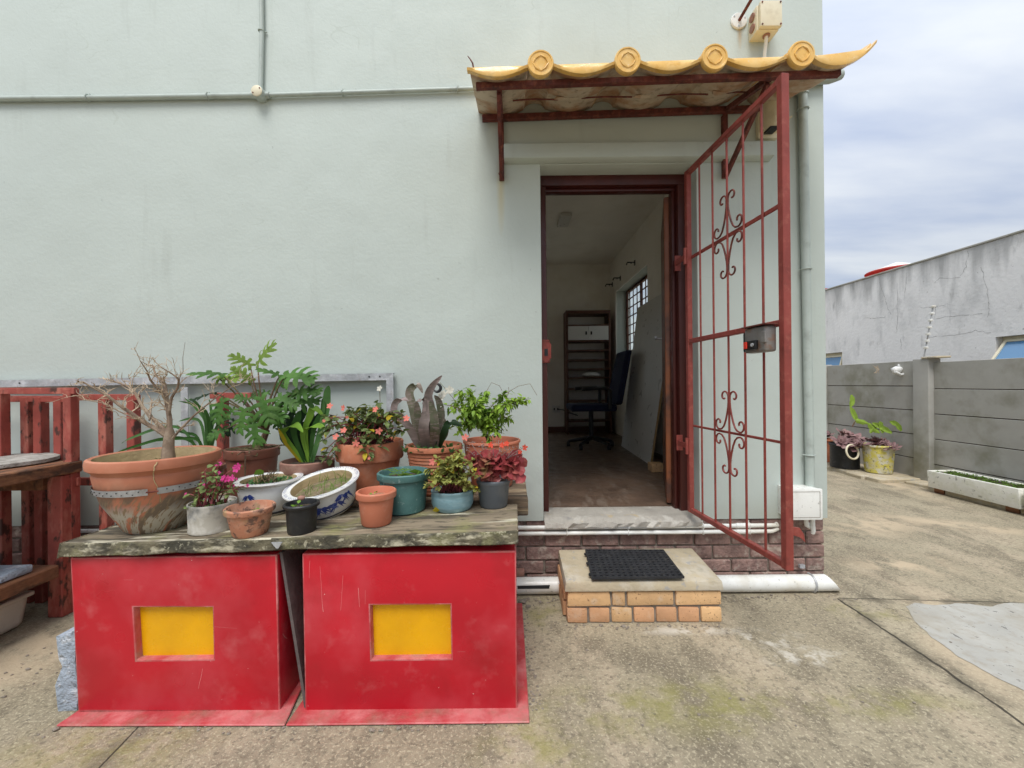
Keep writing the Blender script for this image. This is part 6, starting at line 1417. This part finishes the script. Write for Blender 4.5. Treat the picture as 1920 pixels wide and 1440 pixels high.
g.build('white_flower', fl_white, t)
# ---- bright green shrub in wide pot
prm = solve(868, 976, 824, d=2.20)
def wide_prof(R, h): return [(R * .66, 0), (R * .70, .006), (R * .84, h * .60), (R * .92, h * .64), (R * .955, h * .93), (R, h * .95), (R, h * .985), (R * .985, h), (R * .93, h), (R * .91, h * .96), (R * .88, h * .8), (.0001, h * .78)]
t, base, R, h, sc_ = pot('potted_shrub', prm, terra_pl, 'small bright green leafy shrub in a wide terracotta pot by the doorway', prof=wide_prof, soil_in=.05, th=.022)
gs, g = MB(), MB(); g.open = True; rn = random.Random(44)
root = V((base.x, base.y - .02, sc_.z)); fork = Z3(1370, 545, 2.16)
gs.tube([root, root.lerp(fork, .5) + V((.006, 0, 0)), fork], [.008, .007, .006], 7)
ENDS = [(1180, 230), (1260, 220), (1300, 300), (1160, 330), (1090, 400), (1060, 360), (1230, 400), (1330, 420), (1400, 300), (1420, 260), (1470, 420), (1560, 400), (1640, 350), (1700, 330), (1790, 310), (1740, 300), (1600, 470), (1640, 490), (1560, 560), (1530, 620), (1250, 500), (1300, 520), (1180, 480), (1480, 500), (1120, 560), (1200, 600), (1450, 660), (1500, 600), (1360, 350), (1610, 250)]
for (u, v) in ENDS:
    e_ = Z3(u, v, 2.14 + rn.uniform(-.14, .08)); ps = curve(fork, e_, V((0, rn.uniform(-.03, .02), .03)), 5); gs.tube(ps, [.0038, .0032, .0028, .0022, .0018, .0013], 5, cap=False)
    for k in range(40 if u > 1120 else 16):
        f = rn.uniform(.30, 1.02); i = min(int(f * 5), 4); q = ps[i].lerp(ps[i + 1], min(1, f * 5 - i)) + V((rn.uniform(-1, 1), rn.uniform(-1, 1), rn.uniform(-1, 1))) * .014
        small_leaves(g, [(q, V((rn.uniform(-1, 1), rn.uniform(-1, .7), rn.uniform(-1.0, .35))))], .034, .0095, rn)
for pts in ([(1600, 260), (1700, 200), (1800, 180), (1860, 280)], [(1430, 240), (1470, 170), (1540, 200), (1560, 240)], [(1200, 380), (1120, 280), (1030, 170)], [(1600, 300), (1620, 250), (1615, 210)]):
    gs.tube([Z3(*q, 2.13) for q in pts], .0012, 4, cap=False)
gs.build('stem', stem_br, t, smooth=True); tag(g.build('foliage', g_shrub, t), kind='stuff')
# ---- chalky white pot with magenta flowers
prm = solve(350, 447, 940, 1006, rb=.92)
def cyl_prof(R, h): return [(R * .90, 0), (R * .96, .004), (R * .97, .012), (R * .945, .020), (R * .96, h * .5), (R * .98, h - .012), (R, h - .008), (R * .99, h), (R * .93, h), (R * .92, h - .01), (.0001, h * .8)]
t, base, R, h, sc_ = pot('potted_begonia', prm, grey_cyl, 'magenta flowered red stemmed plant in a chalky white pot', prof=cyl_prof, soil_in=.02)
Z5 = lambda x, y, d: P(330 + x / 5.486, 850 + y / 5.486, d)
gs, g, gf = MB(), MB(), MB(); g.open = gf.open = True; rn = random.Random(51)
for (u, v) in ((300, 190), (320, 150), (345, 210), (390, 190), (415, 130), (440, 200), (455, 105), (490, 200), (260, 290), (290, 330), (440, 330), (600, 150), (640, 140), (560, 250), (500, 260), (590, 330), (570, 380), (520, 330), (200, 430), (240, 450), (100, 420), (480, 400), (350, 330), (620, 270), (650, 370), (740, 330), (420, 300)):
    d = base.y + 2.5 - .03 + rn.uniform(-.05, .05); e_ = Z5(u, v, d); s0 = sc_ + V((rn.uniform(-.5, .5) * R, rn.uniform(-.6, .2) * R, 0))
    if u > 600: s0 = sc_ + V((R * .6, 0, 0))
    ps = curve(s0, e_, V((rn.uniform(-.015, .015), -.01, .02)), 5); gs.tube(ps, [.0032, .003, .0026, .0022, .002, .0015], 5, cap=False)
    for k in range(4): small_leaves(g, [(ps[rn.choice((2, 3, 4, 5))], V((rn.uniform(-1, 1), rn.uniform(-1, .5), rn.uniform(-.6, .5))))], .022, .010, rn)
    if rn.random() < .4: flower(gf, e_, .006, rn)
for k in range(26): small_leaves(g, [(sc_ + V((rn.uniform(-.8, .8) * R, rn.uniform(-.8, .3) * R, .01)), V((rn.uniform(-1, 1), rn.uniform(-1, .5), .5)))], .024, .010, rn)
for (u, v) in ((635, 135), (620, 160), (500, 262), (530, 262), (575, 255), (485, 255)): flower(gf, Z5(u, v, base.y + 2.5 - .08), .0105, rn)
gs.build('stem', stem_red, t, smooth=True); tag(g.build('foliage', g_beg, t), kind='stuff'); tag(gf.build('flowers', fl_pink, t), kind='stuff')
# ---- blue and white bowls
def porc_prof(R, h): return [(R * .62, 0), (R * .68, .008), (R * .80, h * .35), (R * .86, h * .66), (R * .85, h * .86), (R * .97, h * .93), (R, h * .96), (R * .99, h), (R * .86, h * 1.0), (R * .80, h * .97), (R * .785, h * .88), (R * .78, h * .7), (.0001, h * .66)]
def ink_marks(po, base, R, h, M, rn, a_c, fronds=5):
    """painted bamboo-like strokes: thin ribbons 1 mm proud of the glaze"""
    g = MB(); g.open = True
    def surf(an, f, e=.0012):
        tab = [(0, .66), (.05, .68), (.35, .80), (.66, .86), (.86, .85)]
        for k in range(4):
            if tab[k][0] <= f <= tab[k + 1][0]:
                r = tab[k][1] + (tab[k + 1][1] - tab[k][1]) * (f - tab[k][0]) / (tab[k + 1][0] - tab[k][0]); break
        else: r = .85
        return base + M @ V(((R * r + e) * math.cos(an), (R * r + e) * math.sin(an), h * f))
    def strokept(an, f, da, df, w):
        pts = [(an + da * s, f + df * s - .10 * s * s) for s in (0, .3, .6, 1)]
        ws = [w * .4, w, w * .7, w * .08]
        for i in range(3):
            (a_, f_), (b_, g_) = pts[i], pts[i + 1]
            f_, g_ = max(.02, min(.84, f_)), max(.02, min(.84, g_))
            g.add([surf(a_, max(.01, f_ - ws[i])), surf(b_, max(.01, g_ - ws[i + 1])), surf(b_, min(.85, g_ + ws[i + 1])), surf(a_, min(.85, f_ + ws[i]))], [(0, 1, 2, 3)])
    for k in range(fronds):
        an = a_c + (k - fronds / 2) * .21 + rn.uniform(-.08, .08); f = rn.uniform(.48, .80)
        for j in range(11): strokept(an, f, rn.choice((-1, 1)) * rn.uniform(.08, .36), rn.uniform(-.26, .10), .040)
        strokept(an, f - .3, rn.uniform(-.06, .06), .28, .008)
    # rim hatching
    for k in range(90):
        an = 2 * math.pi * k / 90 + rn.uniform(-.02, .02)
        if rn.random() < .25: continue
        for (ra, rb_) in ((.87 + rn.uniform(0, .03), .97),):
            p0 = base + M @ V((R * ra * math.cos(an), R * ra * math.sin(an), h * 1.0 + .0012)); p1 = base + M @ V((R * rb_ * math.cos(an + .10), R * rb_ * math.sin(an + .10), h * .999 + .0012)); wv = M @ V((-math.sin(an), math.cos(an), 0)) * .0022
            g.add([p0 - wv * .3, p1 - wv, p1 + wv * .3, p0 + wv * .3], [(0, 1, 2, 3)])
    tag(g.build('blue_brushwork', blue_ink, po), kind='stuff')
def porcelain(prm, M, label, soil_in, name='porcelain_bowl'):
    base, R, h = prm
    t = thing(name, base, label, 'potted plant')
    po = MB().lathe(base, porc_prof(R, h), 44, M).build('bowl', [white_cer, bowl_in], t, smooth=True, ang=40)
    g = MB(); g.lathe(base, [(R * .645, .004), (R * .70, .012), (R * .735, h * .13), (R * .73, h * .135)], 44, M); g.open = True; g.build('dark_foot_band', navy_ink, po, smooth=True)
    for p_ in po.data.polygons:
        if 9 * 44 <= p_.index < 12 * 44: p_.material_index = 1
    s = MB().lathe(base, [(R * .785, h * soil_in), (R * .5, h * soil_in + .006), (.0001, h * soil_in + .002)], 28, M).build('soil', soil_dry, t, smooth=True)
    return t, po, base, R, h
prm = solve(437, 572, 896, 968, rb=.7)
I3 = Matrix.Identity(3)
t, po, base, R, h = porcelain(prm, I3, 'upright blue and white porcelain bowl of weeds behind the small pots', .80)
rn = random.Random(61); ac = math.atan2(CAM.y - base.y, CAM.x - base.x); ink_marks(po, base, R, h, I3, rn, ac - .5, 2)
g, g2 = MB(), MB(); g.open = g2.open = True
for k in range(150):
    an, rr_ = rn.uniform(0, 6.28), R * .72 * math.sqrt(rn.random()); p = base + V((rr_ * math.cos(an), rr_ * math.sin(an), h * .82)); small_leaves(g if rr_ * math.cos(an) < .2 * R or rn.random() < .3 else g2, [(p, V((rn.uniform(-1, 1), rn.uniform(-1, 1), 1.0)))], .028, .008, rn)
tag(g.build('weeds', g_spid, t), kind='stuff'); tag(g2.build('dry_moss', soil_dry, t), kind='stuff')
g = MB(); q = base + V((.0, .0, h * .84))
for k in range(40): g.tube([q + V((rn.uniform(-.05, .03), rn.uniform(-.03, .03), 0)), q + V((rn.uniform(-.06, .04), rn.uniform(-.04, .03), rn.uniform(.02, .06)))], .0016, 4, cap=False)
tag(g.build('dry_stalks', stem_br, t), kind='stuff')
q = Z5(850, 205, base.y + 2.5 - .1); g = MB(); g.open = True; g.blade([q + V((-.018, 0, -.006)), q + V((-.005, 0, .002)), q + V((.012, 0, .006)), q + V((.022, 0, .01))], [.003, .014, .015, .002], (0, -.5, 1), .1); g.build('leaf', g_lime, t); MB().tube([q + V((-.018, 0, -.006)), V((q.x - .03, base.y - .06, base.z + h * .8))], .0016, 5).build('stem', g_lime, t)
prm = solve(538, 684, 905, 972, rb=.55)
base, R, h = prm
Mt = (Matrix.Rotation(R_(-7), 3, 'Y') @ Matrix.Rotation(R_(13), 3, 'X'))
base = V((base.x + .012, base.y + .0, base.z + .012)); h = .135
t, po, base, R, h = porcelain((base, R, h), Mt, 'tilted blue and white porcelain bowl painted with leafy stems', .70)
rn = random.Random(66); ac = math.atan2(CAM.y - base.y, CAM.x - base.x); ink_marks(po, base, R, h, Mt, rn, ac + .10, 8)
g = MB(); g.open = True
for k in range(30):
    an, rr_ = rn.uniform(0, 6.28), R * .7 * math.sqrt(rn.random()); p = base + Mt @ V((rr_ * math.cos(an), rr_ * math.sin(an), h * .70)); l_ = rn.uniform(.02, .07); g.blade([p, p + V((rn.uniform(-.01, .01), 0, l_ * .6)), p + V((rn.uniform(-.02, .02), rn.uniform(-.01, .01), l_))], [.0014, .0012, .0004], (1, 0, 0), .1)
tag(g.build('grass', moss, t), kind='stuff')
q = base + V((.02, .10, -.008)); tag(MB().box((q.x - .09, q.y - .05, pz(q.x) + .002), (q.x + .09, q.y + .04, pz(q.x) + .024)).build('wooden_wedge', plank_b, off=q, bevel=.003), 'small dark wedge under the tilted porcelain bowl', 'wedge')
# ---- small nursery pots in front
def sprig(t, c, n, rn, L_=.02, m=g_lime, r=.02):
    g = MB(); g.open = True
    for k in range(n): small_leaves(g, [(c + V((rn.uniform(-r, r), rn.uniform(-r, r), rn.uniform(0, .02))), V((rn.uniform(-1, 1), rn.uniform(-1, .4), rn.uniform(.0, .8))))], L_, L_ * .42, rn)
    return g.build('seedling', m, t)
rn = random.Random(71)
t, base, R, h, sc_ = pot('plant_pot', solve(419, 519, 948, 1012, rb=.72), terra_dirty, 'mould stained terracotta pot at the front of the plank', .70, rim=.024, soil_in=.05, soil_m=soil)
sprig(t, sc_ + V((.01, -.01, .02)), 4, rn, .026)
t, base, R, h, sc_ = pot('plant_pot', solve(530, 601, 942, 1006, rb=.78), black_pot, 'small black plastic pot with a seedling', .78, rim=.016, soil_in=.022)
sprig(t, sc_ + V((.0, -.01, .004)), 6, rn, .018)
q = V((base.x - .012, base.y + .02, base.z + h + .012)); tag(MB().ico(q, .013, 2, .08, (1.1, .9, .8), 3).build('snail_shell', brown_gr, off=q, smooth=True), 'small brown snail shell on the rim of the black pot', 'snail shell')
t, base, R, h, sc_ = pot('plant_pot', solve(667, 744, 919, 991, rb=.74), terra_pl, 'clean small terracotta plastic pot standing in front of the teal pot', .74, rim=.030, soil_in=.028, soil_m=terra_dirty)
sprig(t, sc_ + V((-.01, 0, .0)), 4, rn, .014)
t, base, R, h, sc_ = pot('plant_pot', solve(708, 807, 883, 969, rb=.82), teal_pot, 'chipped teal plastic pot in the middle of the plank', .80, rim=.034, soil_in=.03, wob=lambda a_, h_: .018 * math.sin(6 * a_) * (1 if h_ > .1 else 0) + .008 * math.sin(11 * a_) * (1 if h_ > .1 else 0))
g = MB(); g.open = True
for (dx, dz, ln) in ((.02, .02, .022), (.06, .035, .026), (.075, .03, .020)):
    q = sc_ + V((dx, -.04, dz)); g.blade([q + V((-ln, 0, 0)), q, q + V((ln, -.006, .004))], [.002, .014, .002], (0, -.6, 1), .1)
for k in range(14): p = sc_ + V((rn.uniform(-.06, .05), rn.uniform(-.05, .03), 0)); g.blade([p, p + V((rn.uniform(-.05, .05), -.02, rn.uniform(.02, .05))), p + V((rn.uniform(-.1, .1), -.03, rn.uniform(.0, .06)))], [.0015, .0018, .0004], (0, 0, 1), .1)
g.build('leaf', g_lime, t)
# ---- pale blue pot, yellow-green trailing plant
def blue_prof(R, h): return [(R * .80, 0), (R * .87, .006), (R * .96, h * .30), (R * .985, h * .70), (R * .97, h * .86), (R, h * .92), (R, h * .98), (R * .97, h), (R * .90, h), (R * .88, h * .93), (.0001, h * .8)]
t, base, R, h, sc_ = pot('potted_trailing_plant', solve(808, 889, 916, 963, rb=.8), blue_pot, 'yellow green round leaved plant spilling from a pale blue pot', prof=blue_prof, soil_in=.012)
gs, g, gy, gf = MB(), MB(), MB(), MB(); g.open = gy.open = True; rn = random.Random(81); d0 = base.y + 2.5
for k in range(105):
    u, v = rn.gauss(1120, 100), rn.uniform(790, 1030)
    if k > 80: u, v = rn.choice(((900, 1040), (960, 1000), (1330, 1080), (1340, 940), (1280, 1060), (1180, 780), (1000, 1060), (1240, 1010))); u += rn.uniform(-30, 30); v += rn.uniform(-30, 30)
    e_ = Z3(u, v, d0 - .03 + rn.uniform(-.09, .08)); s0 = sc_ + V((rn.uniform(-.5, .5) * R, rn.uniform(-.5, .4) * R, 0)); ps = curve(s0, e_, V((0, -.01, .03)), 4); gs.tube(ps, .0016, 4, cap=False)
    for q in ps[2:] + [ps[3].lerp(ps[4], .5)]:
        for j in range(3): small_leaves(gy if rn.random() < .10 else g, [(q, V((rn.uniform(-1, 1), rn.uniform(-1.1, .4), rn.uniform(-.6, .7))))], .021, .0105, rn)
gs.build('stem', stem_red, t, smooth=True); tag(g.build('foliage', g_olive, t), kind='stuff'); tag(gy.build('yellow_leaves', g_yel, t), kind='stuff')
# ---- grey pot, red rosettes
t, base, R, h, sc_ = pot('potted_succulent', solve(893, 957, 897, 956, rb=.8), grey_pot, 'red rosette succulents in a plain grey pot at the plank end', .80, rim=.02, soil_in=.012, lip=.004)
g = MB(); g.open = True; rn = random.Random(91); d0 = base.y + 2.5
for (u, v, r_, nr) in ((1400, 880, .058, (-.3, -1, .5)), (1480, 930, .045, (-.1, -1, .1)), (1530, 840, .050, (.1, -.8, .8)), (1660, 900, .060, (.5, -1, .3)), (1600, 920, .040, (.2, -1, 0)), (1300, 840, .045, (-.5, -.9, .7)), (1430, 950, .04, (-.2, -1, -.2)), (1540, 900, .04, (0, -1, .3)), (1460, 820, .045, (-.1, -.5, 1)), (1620, 840, .045, (.3, -.5, 1))):
    rosette(g, Z3(u, v, d0 - .05), r_, 13, rn, nr, .55)
g.build('rosettes', succ_red, t)
gs, gf = MB(), MB(); gf.open = True
for (u, v) in ((1250, 735), (1300, 700), (1420, 720), (1480, 690), (1550, 680), (1600, 760), (1660, 740), (1700, 780), (1740, 730), (1560, 740), (1380, 700), (1340, 760)):
    e_ = Z3(u, v, d0 - .05 + rn.uniform(-.03, .05)); gs.tube(curve(sc_ + V((rn.uniform(-.03, .03), -.02, .02)), e_, V((0, -.01, .02)), 4), .0013, 4, cap=False)
    for k in range(9): gs.ico(e_ + V((rn.uniform(-.02, .02), rn.uniform(-.015, .015), rn.uniform(-.018, .012))), .0026, 1)
for (u, v) in ((1465, 708), (1560, 708), (1598, 695), (1755, 728), (1715, 765)): flower(gf, Z3(u, v, d0 - .08), .010, rn)
gs.build('flower_stalk', brom_p, t); gf.build('flowers', fl_red, t)
# fallen yellow leaf on the plank
q = PZ(812, 958, pz(-.3) + .012); g = MB(); g.open = True; g.blade([q, q + V((.012, 0, .006)), q + V((.028, 0, .002))], [.003, .014, .002], (0, -.3, 1), .1); tag(g.build('fallen_leaf', g_yel, off=q), 'single yellow fallen leaf on the plank by the pale blue pot', 'leaf')
